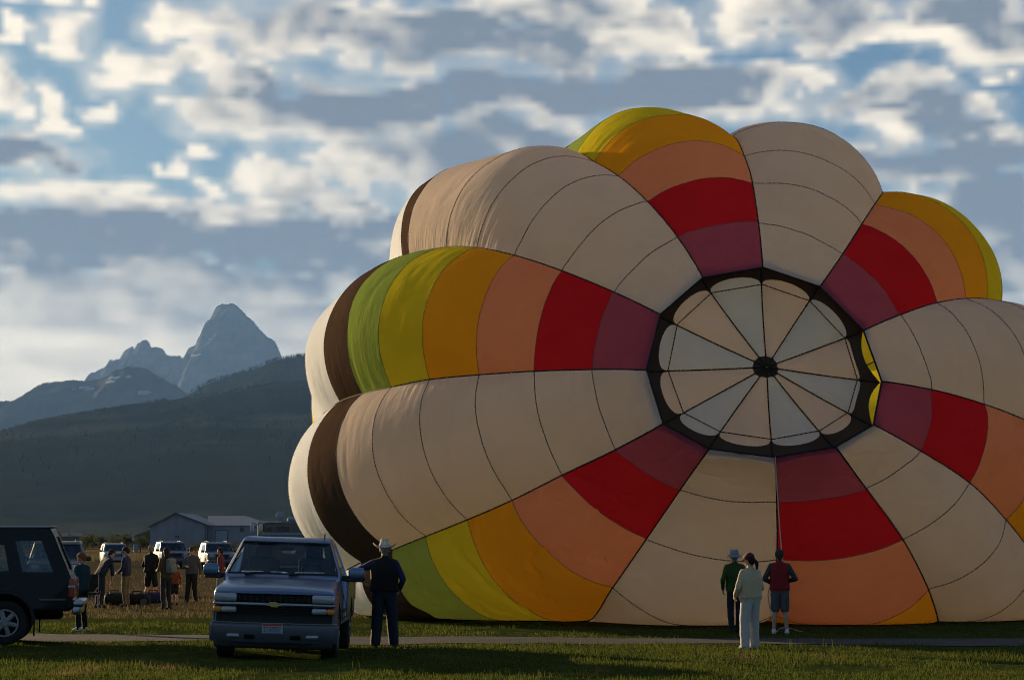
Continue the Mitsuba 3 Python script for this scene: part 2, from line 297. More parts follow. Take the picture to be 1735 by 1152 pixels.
# conifers on the two wooded hills (far off, one mass)
def forest_on(mesh_key, foot, n, crest_n, crest, seed, hmin, hmax):
    v, f = meshkit.WRITTEN[scene[mesh_key]['filename']][:2]
    r = np.random.default_rng(seed)
    m = trimesh.Trimesh(v, f, process=False)
    sel = (m.triangles_center[:, 0] > (-60 - CX) / F * m.triangles_center[:, 1]) & (m.triangles_center[:, 0] < (640 - CX) / F * m.triangles_center[:, 1])
    ar = m.area_faces * sel
    fi = r.choice(len(f), n, p=ar / ar.sum()); b = r.random((n, 2)); fl = b.sum(1) > 1; b[fl] = 1 - b[fl]
    tri = v[f[fi]]; P = tri[:, 0] + (tri[:, 1] - tri[:, 0]) * b[:, :1] + (tri[:, 2] - tri[:, 0]) * b[:, 1:]
    keep = meshkit.fbm(np.stack([P[:, 0] / 420, P[:, 1] / 700, P[:, 2] / 200], -1), 3, seed) > .42
    keep &= P[:, 2] > 90 + 120 * r.random(n)
    P = P[keep]
    x, H, D = crest
    cx = x[0] + 0 * np.arange(crest_n) + r.random(crest_n) * ((640 - CX) / F * D - (-60 - CX) / F * D) + ((-60 - CX) / F * D - x[0])
    keep = meshkit.fbm(np.stack([cx / 160, 0 * cx, 0 * cx], -1), 3, seed + 1) > .40
    cx = cx[keep]; C = np.stack([cx, D - r.random(len(cx)) * 60, np.interp(cx, x, H)], 1)
    P = np.vstack([P, C]); n = len(P)
    h = hmin + (hmax - hmin) * r.random(n) ** 1.5; w = h * (.16 + .1 * r.random(n)); a0 = r.random(n) * 6.28
    k = 5; ang = a0[:, None] + np.arange(k) / k * 2 * np.pi
    ring = P[:, None] + np.stack([np.cos(ang) * w[:, None], np.sin(ang) * w[:, None], 0 * ang - 2], -1)
    top = P + np.stack([0 * h, 0 * h, h], 1)
    V = np.concatenate([ring, top[:, None]], 1).reshape(-1, 3); o = (np.arange(n) * (k + 1))[:, None]
    f = np.vstack([o + [j, (j + 1) % k, k] for j in range(k)])
    return trimesh.Trimesh(V, f, process=False)
fm = trimesh.util.concatenate([forest_on('forested_hill_001', 2600, 5000, 700, lower, 5, 5, 10), forest_on('forested_hill', 6500, 4000, 900, upper, 6, 7, 15)])
bsdf('conifer_green', {'type': 'twosided', 'b': {'type': 'diffuse', 'reflectance': rgb((.009, .013, .010))}})
struct('far_forest', fm, 'conifer_green', False, 'stuff', 'dark conifer forest on the slopes and crests of the two near hills', 'forest')
# ------------------------------------------------------------------ the balloon
# load tapes, crown to base, as seen in the photograph (pixels at the panel joints); each joint lies PANEL metres of fabric beyond the one before
PANEL = 1.42
RING = dict(A=(1292.5, 453.4), B=(1191, 470.6), C=(1119, 533), D=(1095.6, 627), E=(1124, 717.5), F=(1202, 760), G=(1313, 774), H=(1416, 756.6), I=(1480, 719), J=(1494, 646), K=(1463, 560), L=(1389, 486))
TAPE = dict(
 A=[(1285, 378), (1275, 311), (1261, 265), (1240, 232)],
 B=[(1148, 402), (1097, 342), (1048, 299), (1007, 275), (975, 263)],
 C=[(1040, 495), (952, 459), (872, 433), (808, 420), (757, 419), (714, 427), (684, 443)],
 D=[(1003, 626), (905, 629), (812, 635), (728, 643), (663, 656), (614, 667), (576, 680), (549, 700)],
 E=[(1042, 762), (952, 805), (868, 847), (792, 880), (722, 908), (665, 931), (613, 952), (580, 966)],
 F=[(1152, 830), (1095, 913), (1038, 995), (990, 1056)],
 G=[(1316, 850), (1316, 948), (1311, 1040)],
 H=[(1468, 828), (1530, 914), (1573, 998), (1589, 1052)],
 I=[(1560, 764), (1643, 818), (1704, 880), (1750, 940), (1785, 1000)],
 J=[(1578, 660), (1668, 685), (1745, 715), (1812, 750), (1868, 790)],
 K=[(1526, 533), (1588, 513), (1637, 506), (1672, 507), (1697, 514)],
 L=[(1428, 430), (1460, 380), (1482, 346), (1495, 326)])
ORDER = 'ABCDEFGHIJKL'
ANG = dict(A=93, B=124, C=152, D=182, E=208, F=253, G=276, H=304, I=334, J=358, K=25, L=58)
SHR = dict(C=.82, D=.93)
hubpx = (1299, 622)
def ring_depth(px, py): return 45.5 + .55 * (px - 1295) / 200 - 1.0 * (py - 615) / 160
CROWN = {k: at(*RING[k], ring_depth(*RING[k])) for k in ORDER}
def body_ring(d, ang, k=''):
    """rough section of the lying envelope at depth d"""
    u = np.clip((d - 50.0) / 22.0, 0, 1)
    cx = 4.9 - 4.2 * u; cz = 5.9 - 3.0 * u ** 1.6
    prof = np.interp(u, [0, .2, .4, .6, .8, 1.0], [.97, 1.0, .96, .80, .52, .16])
    sh = SHR.get(k, 1.0); rx_, rz_ = 10.2 * prof * sh, 6.3 * prof * sh
    a = math.radians(ang)
    z = cz + rz_ * math.sin(a)
    return np.array([cx + rx_ * math.cos(a), d, max(z, .05)])
GROUNDED = dict(F=[(49.2, 885), (50.5, 778), (51.8, 695), (53.2, 640)])
tapes = {}
for k in ORDER:
    P = [CROWN[k]]; d = P[0][1]; last = RING[k]; grounded = False
    for q in TAPE[k]:
        proj = math.dist(q, last) * d / F
        step = math.sqrt(max(PANEL ** 2 - proj ** 2, .22 ** 2))
        d += step
        p = at(*q, d)
        if p[2] < .06:
            d = depth_of(q[1]); p = at(*q, d); p[2] = .05
        P.append(p); last = q
    for gd, gx in GROUNDED.get(k, []):
        P.append(np.array([(gx - CX) / F * gd, gd, .05]))
    n0 = len(P); d0 = P[-1][1]
    hid = max(6, 13 - n0)
    for j in range(1, hid + 1):
        f = j / hid; dd = d0 + (72 - d0) * (f ** .9)
        B_ = body_ring(dd, ANG[k], k)
        w = min(1, f * 2.2); w = w * w * (3 - 2 * w)
        ext = P[n0 - 1] + (P[n0 - 1] - P[n0 - 2]) * .35 * j; ext[1] = dd
        p = ext * (1 - w) + B_ * w
        p[2] = max(p[2], .05)
        P.append(p)
    P = np.array(P); t = np.concatenate([np.arange(n0), n0 - 1 + np.arange(1, hid + 1) * (14 - (n0 - 1)) / hid])
    tapes[k] = PchipInterpolator(t, P)
TMAX = 14.0
BODY_C = np.array([4.5, 52, 5.4])
def bulge(t):
    return np.interp(t, [0, .5, 1, 2, 3, 4, 5, 6, 8, 12, 14], [.0, .05, .085, .14, .19, .235, .26, .27, .27, .2, .05])
BSCALE = {'A': 1.0}
def gore(k1, k2, s, t, wr=True):
    """points of the lobe between two tapes; s across (0..1), t along in panels"""
    s, t = np.broadcast_arrays(np.asarray(s, float), np.asarray(t, float))
    P, Q = tapes[k1](t), tapes[k2](t)
    dt = (tapes[k1](np.minimum(t + .05, TMAX)) + tapes[k2](np.minimum(t + .05, TMAX)) - tapes[k1](np.maximum(t - .05, 0)) - tapes[k2](np.maximum(t - .05, 0)))
    ch = Q - P; L = np.linalg.norm(ch, axis=-1, keepdims=True)
    N = np.cross(dt, ch); N /= np.maximum(np.linalg.norm(N, axis=-1, keepdims=True), 1e-9)
    ctr = np.array([4.5, 0, 5.2]) + np.array([0, 1, 0]) * np.clip(((P + Q) / 2)[..., 1:2] + 4, 50, 70)
    sg = np.sign(((P + Q) / 2 - ctr)[..., 0] * N[..., 0] + ((P + Q) / 2 - ctr)[..., 1] * N[..., 1] + ((P + Q) / 2 - ctr)[..., 2] * N[..., 2])[..., None]
    N = N * sg
    b = (bulge(t) * BSCALE.get(k1, 1.0))[..., None]
    # circular arc of sagitta b*L
    bb = np.maximum(b, 1e-4); R = L * (.25 + bb ** 2) / (2 * bb); half = np.arcsin(np.clip(L / 2 / R, 0, 1))
    th = (2 * s[..., None] - 1) * half
    out = (P + Q) / 2 + ch / L * R * np.sin(th) + N * (R * np.cos(th) - R * np.cos(half))
    if wr:
        e = np.minimum(s, 1 - s)[..., None]; Lm = L
        seed = ord(k1)
        rip = meshkit.fbm(np.stack([s * 3 + seed, t * 9.0, 0 * s], -1), 3, 3)[..., None] - .5
        soft = meshkit.fbm(np.stack([s * 2.2 + seed, t * 1.6, 0 * s + 4], -1), 2, 5)[..., None] - .5
        env = np.clip(e / .03, 0, 1) * (np.exp(-e / .13) * .065 + .009)
        out = out + N * (rip * env + soft * .085 * np.clip(e / .1, 0, 1))
        crease = meshkit.fbm(np.stack([s * 2.1 + t * .5 + seed, t * 1.7 - s * .8, 0 * s + 8], -1), 2, 13)[..., None]
        out = out - N * np.clip(.06 - np.abs(crease - .5), 0, 1) / .06 * .014 * np.clip(e / .06, 0, 1)
        if k1 == 'E':                        # slack cloth: long folds run across the lowest lobe
            fold = meshkit.fbm(np.stack([s * 1.1 + 2, (t + s * .9) * 2.6, 0 * s], -1), 2, 9)[..., None]
            out = out - N * (np.exp(-np.abs(fold - .5) / .016) * .09 * np.clip(e / .08, 0, 1) * np.clip(t[..., None] / 1.5, 0, 1))
    # air-filled fabric lies on the grass instead of going through it
    low = out[..., 2] < .04
    out[..., 2] = np.where(out[..., 2] < .12, .04 + .08 * np.exp((out[..., 2] - .12) / .08), out[..., 2])
    return out

def fabric(name, col, dark, dt=1.06):
    return bsdf(name, {'type': 'bumpmap', 'scale': 1.0,
        'tex': proc(lambda p, n, uv: (fbm(uv.x * 5, uv.y * 22, 0, octaves=3) - .5) * .034 * (.10 + dr.exp(-uv.x / .10) + dr.exp(-(1 - uv.x) / .10)) + (fbm(uv.x * 60, uv.y * 18, 0, octaves=2) - .5) * .004 + (fbm(uv.x * 7 + uv.y * 3, uv.y * 7 - uv.x * 4, 5, octaves=3) - .5) * .013, eps=.004),
        'b': {'type': 'principledthin', 'roughness': .65, 'eta': 1.35, 'diff_trans': dt, 'base_color': proc(lambda p, n, uv: mix(dark, col, smoothstep(.30, .62, fbm(p.x * 1.1 + 3, p.y * 1.1, p.z * 1.1, octaves=4)) * .75 + .25))}})
FAB = dict(
 cream=fabric('fabric_cream', (.77, .63, .535), (.72, .585, .495)),
 white=fabric('fabric_white', (.86, .88, .90), (.82, .84, .86), .7),
 plum=fabric('fabric_plum', (.42, .085, .14), (.38, .075, .125)),
 red=fabric('fabric_red', (.60, .018, .028), (.55, .015, .024)),
 coral=fabric('fabric_coral', (.86, .31, .16), (.81, .28, .14)),
 orange=fabric('fabric_orange', (.88, .38, .02), (.84, .35, .016)),
 yellow=fabric('fabric_yellow', (.72, .59, .03), (.67, .54, .025)),
 green=fabric('fabric_lime', (.34, .45, .09), (.31, .41, .08)),
 brown=fabric('fabric_brown', (.072, .045, .03), (.06, .038, .025), .16),
 pale=fabric('fabric_pale_grey', (.62, .65, .68), (.58, .61, .64)))
paint('black_webbing', (.018, .016, .016), .8, spec=.2)
paint('seam_thread', (.12, .09, .07), .85, spec=.15)
BANDS = ['plum', 'red', 'coral', 'orange', 'yellow', 'green', 'brown', 'white']
CREAM = ['cream'] * 6 + ['brown', 'white']
WORD = dict(plum='plum', red='deep red', coral='coral', orange='orange', yellow='yellow', green='lime green', brown='dark brown', white='white', cream='cream')
balloon = thing('hot_air_balloon', 'huge half inflated hot air balloon on the grass, cream lobes alternating with rainbow lobes', 'hot air balloon')
NS = 36
for gi in range(12):
    k1, k2 = ORDER[gi], ORDER[(gi + 1) % 12]
    bands = (BANDS if gi % 2 == 0 else CREAM)
    edges = list(range(0, 8)) + [7.3 if gi in (8, 9, 10) else 9.5, TMAX]
    if gi == 1: edges[6] = 6.62
    bands = bands + ['yellow' if gi % 2 == 0 or gi == 9 else 'white']
    for bi, c in enumerate(bands):
        t0, t1 = edges[bi], edges[bi + 1]
        nt = 24 if bi < 7 else 40
        s, t = np.meshgrid(np.linspace(0, 1, NS), np.linspace(t0, t1, nt), indexing='xy')
        V = gore(k1, k2, s, t)
        key = put('fabric_panel', trimesh.Trimesh(V.reshape(-1, 3), grid_faces(nt, NS), process=False), FAB[c], True, parent=balloon,
                  label=f'{WORD[c]} fabric panel of the balloon' if c not in ('cream', 'white') else None, uv=np.stack([s, t], -1).reshape(-1, 2))
        if bi < 7:
            s1 = np.linspace(0, 1, 40)
            L_ = gore(k1, k2, s1, np.full(40, float(t1)))
            put('seam', tube(L_, .012 if c in ('cream',) else .008, 5), 'seam_thread', True, parent=key)
for k in ORDER:
    tt = np.linspace(0, TMAX, 150)
    pts = tapes[k](tt).copy(); pts[:, 2] = np.maximum(pts[:, 2], .05)
    put('load_tape', tube(pts, .018, 6), 'black_webbing', True, parent=balloon)
# sewn-on label patch low on the yellow panel of the lower left lobe
ps, pt = np.array([.80, .87, .86, .79, .80]), np.array([4.20, 4.14, 4.34, 4.40, 4.20])
put('sewn_patch', tube(gore('E', 'F', np.interp(np.linspace(0, 4, 41), range(5), ps), np.interp(np.linspace(0, 4, 41), range(5), pt)) + [0, -.01, 0], .010, 5), 'seam_thread', True, parent=balloon)
# ring rope round the crown opening
ring_pts = np.array([CROWN[k] for k in ORDER])
dense = []
for i in range(12):
    a, b = ring_pts[i], ring_pts[(i + 1) % 12]
    for f in np.linspace(0, 1, 10)[:-1]: dense.append(a + (b - a) * f)
put('crown_ring', tube(np.array(dense), .022, 6, closed=True), 'black_webbing', True, parent=balloon)

# parachute valve: sits just inside the crown opening
HUB = at(*hubpx, ring_depth(*hubpx) + .50)
INN = {k: 0 for k in ORDER}
OUTK = dict(A=1.04, B=1.05, C=1.05, D=1.05, E=1.05, F=1.05, G=1.05, H=1.04, I=1.02, J=1.01, K=1.02, L=1.04)
pull = np.array([0, .35, 0])
VAL = {'A': .845, 'B': .84, 'C': .83, 'D': .815, 'E': .80, 'F': .79, 'G': .80, 'H': .80, 'I': .80, 'J': .83, 'K': .84, 'L': .84}
def vpoint(i, f, rho):
    """valve surface: sector i, f across (0..1), rho from the hub (0) to the ring (1); sectors billow toward the camera"""
    ka, kb = ORDER[i], ORDER[(i + 1) % 12]
    f, rho = np.broadcast_arrays(np.asarray(f, float), np.asarray(rho, float))
    a, b = CROWN[ka], CROWN[kb]
    oa, ob = HUB + (a + pull - HUB) * OUTK[ka], HUB + (b + pull - HUB) * OUTK[kb]
    e = oa + (ob - oa) * f[..., None]
    slack = {8: .075, 9: .085}.get(i, 0.0)               # the valve edge has pulled away from the ring on the right
    e = HUB + (e - HUB) * (1 - slack * 4 * f * (1 - f))[..., None]
    P = HUB + (e - HUB) * rho[..., None]
    w = np.linalg.norm(ob - oa)
    bow = 4 * f * (1 - f) * rho * w * .10 * np.clip(rho * 4, 0, 1)
    sag = np.sin(np.clip(rho, 0, 1.0) * np.pi) * .16
    tw = (f - .5) * rho * .10 * (1 if i % 2 else -1)
    return P + np.stack([0 * bow, -bow + sag + tw * 0, 0 * bow], -1)
valve = None
vb = []
for i in range(12):
    f = np.linspace(0, 1, 25)
    ka, kb = ORDER[i], ORDER[(i + 1) % 12]
    va, vbk = VAL[ka], VAL[kb]
    scal = va + (vbk - va) * f + np.sqrt(np.clip(1 - (2 * f - 1) ** 2, 0, 1)) * .105 - .035
    rr = np.linspace(0, 1, 7)[:, None]
    R_ = scal[None] + (1 - scal[None]) * rr
    Fm = np.broadcast_to(f, R_.shape)
    vb.append(trimesh.Trimesh(vpoint(i, Fm, R_).reshape(-1, 3), grid_faces(7, 25), process=False))
border = trimesh.util.concatenate(vb)
valve = put('parachute_valve', border, FAB['brown'], True, parent=balloon, uv=np.zeros((len(border.vertices), 2)) + .5, label='round parachute valve with dark brown scalloped border')
for i in range(12):
    f = np.linspace(0, 1, 25)
    ka, kb = ORDER[i], ORDER[(i + 1) % 12]
    scal = VAL[ka] + (VAL[kb] - VAL[ka]) * f + np.sqrt(np.clip(1 - (2 * f - 1) ** 2, 0, 1)) * .105 - .035
    rr = np.linspace(0, 1, 22)[:, None]
    R_ = .112 + (scal[None] - .112) * rr
    Fm = np.broadcast_to(f, R_.shape)
    put('valve_panel', trimesh.Trimesh(vpoint(i, Fm, R_).reshape(-1, 3), grid_faces(22, 25), process=False), FAB['cream' if i % 2 else 'pale'], True, parent=valve, uv=np.stack([Fm, R_ * 2], -1).reshape(-1, 2))
hp, hf = [], []
hv = []
for i in range(12):
    R_ = np.linspace(.004, .112, 5)[:, None] + 0 * np.linspace(0, 1, 7); Fm = np.broadcast_to(np.linspace(0, 1, 7), R_.shape)
    hv.append(trimesh.Trimesh(vpoint(i, Fm, R_).reshape(-1, 3), grid_faces(5, 7), process=False))
hm = trimesh.util.concatenate(hv)
put('hub_patch', hm, FAB['brown'], True, parent=valve, uv=np.zeros((len(hm.vertices), 2)) + .5)
for i in range(12):
    r_ = np.linspace(.01, 1.0, 20)
    put('valve_cord', tube(vpoint(i, 0 * r_, r_) + [0, -.03, 0], .015, 5), 'black_webbing', True, parent=valve)
    put('valve_cord', tube(np.vstack([vpoint(i, 0., VAL[ORDER[i]] - .035)[None], vpoint(i, 1., VAL[ORDER[(i + 1) % 12]] - .035)[None]])[[0, 0, 1, 1]] * np.array([[1], [1], [1], [1]]) + [[0, -.03, 0], [0, -.16, 0], [0, -.16, 0], [0, -.03, 0]], .012, 5), 'black_webbing', True, parent=valve)
# ------------------------------------------------------------------ vehicles
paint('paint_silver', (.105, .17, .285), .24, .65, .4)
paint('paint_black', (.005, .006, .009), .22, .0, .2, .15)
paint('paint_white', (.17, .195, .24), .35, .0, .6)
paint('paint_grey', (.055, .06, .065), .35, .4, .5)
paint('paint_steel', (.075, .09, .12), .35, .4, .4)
paint('paint_maroon', (.10, .02, .02), .35, .1, .6)
paint('chrome', (.30, .33, .38), .25, .95)
paint('black_plastic', (.016, .016, .017), .6, spec=.3)
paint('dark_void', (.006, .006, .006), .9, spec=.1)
paint('tyre_rubber', (.018, .018, .018), .85, spec=.2)
paint('alloy', (.22, .225, .24), .38, .7)
paint('lamp_glass', (.31, .34, .39), .18, .35, .8)
paint('amber_lamp', (.62, .20, .02), .2, .0, .8)
paint('red_lamp', (.28, .008, .006), .2, .0, .8)
paint('seat_cloth', (.075, .075, .08), .9, spec=.2)
paint('paper', (.62, .64, .66), .8)
paint('plate_white', (.26, .28, .30), .5)
paint('plate_red', (.35, .04, .03), .5)
paint('plate_blue', (.03, .05, .20), .5)
paint('gold_emblem', (.45, .34, .14), .35, .7)
bsdf('tinted_glass', {'type': 'thindielectric', 'int_ior': 1.5, 'specular_transmittance': rgb((.42, .46, .45))})
bsdf('clear_glass', {'type': 'thindielectric', 'int_ior': 1.5, 'specular_transmittance': rgb((.74, .80, .78))})
bsdf('mirror_glass', {'type': 'roughconductor', 'material': 'none', 'alpha': .03, 'specular_reflectance': rgb((.6, .6, .62))})

def densify(P, step=.13):
    P = np.asarray(P, float); out = []
    for a, b in zip(P, np.roll(P, -1, 0)):
        n = max(1, int(math.ceil(np.linalg.norm(b - a) / step)))
        out += [a + (b - a) * i / n for i in range(n)]
    return np.array(out)
def rounded(P, r):
    """round a polygon's corners (both ways) and resample it"""
    from shapely.geometry import Polygon
    g = Polygon(P).buffer(-r, quad_segs=4).buffer(2 * r, quad_segs=4).buffer(-r, quad_segs=4).simplify(.003)
    c = np.array(g.exterior.coords)[:-1]
    if np.sum(c[:, 0] * np.roll(c[:, 1], -1) - np.roll(c[:, 0], -1) * c[:, 1]) < 0: c = c[::-1]
    return c
def loft(P, W, r, warp=None, steps=3):
    """closed body: side outline P (y, z) swept across the width W, its long edges rounded by r"""
    P = densify(P); n = len(P)
    e = np.roll(P, -1, 0) - P; e /= np.maximum(np.linalg.norm(e, axis=1, keepdims=True), 1e-9)
    nn = np.stack([-e[:, 1], e[:, 0]], 1); nv = nn + np.roll(nn, 1, 0); nv /= np.maximum(np.linalg.norm(nv, axis=1, keepdims=True), 1e-9)
    st = []
    for th in np.linspace(90, 0, steps + 1):
        st.append((-(W / 2 - r + r * math.sin(math.radians(th))), r * (1 - math.cos(math.radians(th)))))
    st += [(x, 0) for x in np.linspace(-(W / 2 - r), W / 2 - r, 5)[1:-1]] + [(-x, i) for x, i in st[::-1]]
    V = np.vstack([np.column_stack([np.full(n, x), P + nv * ins]) for x, ins in st]); m = len(st)
    f = []
    for k in range(m - 1):
        j = np.arange(n); a = k * n + j; b = k * n + (j + 1) % n
        f += [np.stack([a, b, b + n], 1), np.stack([a, b + n, a + n], 1)]
    cap = np.array(m3.triangulate([P.astype(np.float64)]), int)
    f += [cap[:, ::-1], cap + (m - 1) * n]
    if warp: V = warp(V.copy())
    t = trimesh.Trimesh(V, np.vstack(f), process=False)
    if t.volume < 0: t.invert()
    return mani(t)
def inset(P, d):
    from shapely.geometry import Polygon
    g = Polygon(P).buffer(-d, join_style=2)
    c = np.array(g.exterior.coords)[:-1]
    if np.sum(c[:, 0] * np.roll(c[:, 1], -1) - np.roll(c[:, 0], -1) * c[:, 1]) < 0: c = c[::-1]
    return c
def prism_x(poly, x0, x1):
    """solid of a (y, z) polygon between two x"""
    cs = m3.CrossSection([np.asarray(poly, float)], m3.FillRule.NonZero).extrude(x1 - x0)
    return cs.transform(np.array([[0, 0, 1, x0], [1, 0, 0, 0], [0, 1, 0, 0]], float))
def prism_y(poly, y0, y1):
    """solid of an (x, z) polygon between two y"""
    cs = m3.CrossSection([np.asarray(poly, float)], m3.FillRule.NonZero).extrude(y1 - y0)
    return cs.transform(np.array([[1, 0, 0, 0], [0, 0, -1, y1], [0, 1, 0, 0]], float))
def cyl_x(y, z, r, x0, x1, n=28):
    return m3.Manifold.cylinder(x1 - x0, r, r, n).rotate((0, 90, 0)).translate((x0, y, z))
def sheet(pts):
    p = np.asarray(pts, float); n = len(p)
    return trimesh.Trimesh(p, [[0, i, i + 1] for i in range(1, n - 1)], process=False)
def lathe(prof, n=40):
    """ring about the x axis from (x, radius) pairs"""
    prof = np.asarray(prof, float); a = np.arange(n) / n * 2 * np.pi; m = len(prof)
    V = np.stack([np.repeat(prof[:, 0][:, None], n, 1), prof[:, 1][:, None] * np.cos(a), prof[:, 1][:, None] * np.sin(a)], -1).reshape(-1, 3)
    f = []
    for k in range(m - 1):
        j = np.arange(n); p, q = k * n + j, k * n + (j + 1) % n
        f += [np.stack([p, q, q + n], 1), np.stack([p, q + n, p + n], 1)]
    return trimesh.Trimesh(V, np.vstack(f), process=False)

def wheel(parent, M, x, y, r, w, side, spokes=5):
    hw = w / 2
    prof = [(-hw * .80, r * .60), (-hw * .98, r * .70), (-hw, r * .84), (-hw * .86, r * .97), (-hw * .6, r), (hw * .6, r), (hw * .86, r * .97), (hw, r * .84), (hw * .98, r * .70), (hw * .80, r * .60), (-hw * .80, r * .60)]
    t = lathe(prof, 48)
    C = place((x, y, r))
    k = put('wheel', t, 'tyre_rubber', 40, M @ C, parent)
    d = .62 * r
    disc = m3.Manifold.cylinder(.03, d, d, 36).rotate((0, 90, 0)).translate((side * hw * .45 - .015, 0, 0))
    lip = tm(m3.Manifold.cylinder(.05, d, d, 40) - m3.Manifold.cylinder(.2, d * .88, d * .88, 40).translate((0, 0, -.05)))
    lip.apply_transform(trimesh.transformations.rotation_matrix(math.pi / 2, [0, 1, 0])); lip.apply_translation([side * hw * .82 - .025, 0, 0])
    put('rim', lip, 'alloy', 30, M @ C, k)
    sp = []
    for i in range(spokes):
        a = i / spokes * 2 * math.pi + .3
        sp.append(rbox(.05, d * .36, d * .92, .02, (side * hw * .72, 0, d * .48)).rotate((math.degrees(a), 0, 0)))
    hub = m3.Manifold.cylinder(.07, d * .30, d * .24, 20).rotate((0, 90 * side, 0)).translate((side * hw * .62, 0, 0))
    put('spokes', uni(sp + [hub]), 'alloy', 30, M @ C, k)
    put('brake_disc', disc, 'dark_void', 30, M @ C, k)
    return k

def bodyshell(P, W, r, warp, wheels, arch, windows, ends, floor=.55, th=.05):
    """hollow body with wheel arches and window openings.  windows: (y, z) polygons cut from side to side; ends: manifolds to cut"""
    out = loft(P, W, r, warp)
    inn = loft(inset(P, th), W - 2 * th, max(r - th, .02), warp)
    inn = inn ^ box(-3, 3, -1, 9, floor, 4)
    sh = out - inn
    for y in wheels: sh = sh - cyl_x(y, arch[1], arch[0], -2, -W / 2 + .38) - cyl_x(y, arch[1], arch[0], W / 2 - .38, 2)
    for w in windows: sh = sh - prism_x(w, -2, 2)
    for e in ends: sh = sh - e
    return sh

def tumble(zb, k, nose=None):
    def f(V):
        V[:, 0] *= 1 - k * np.clip(V[:, 2] - zb, 0, None)
        if nose: V[:, 0] *= 1 - nose[0] * np.clip((nose[1] - V[:, 1]) / nose[1], 0, 1) ** 2
        return V
    return f

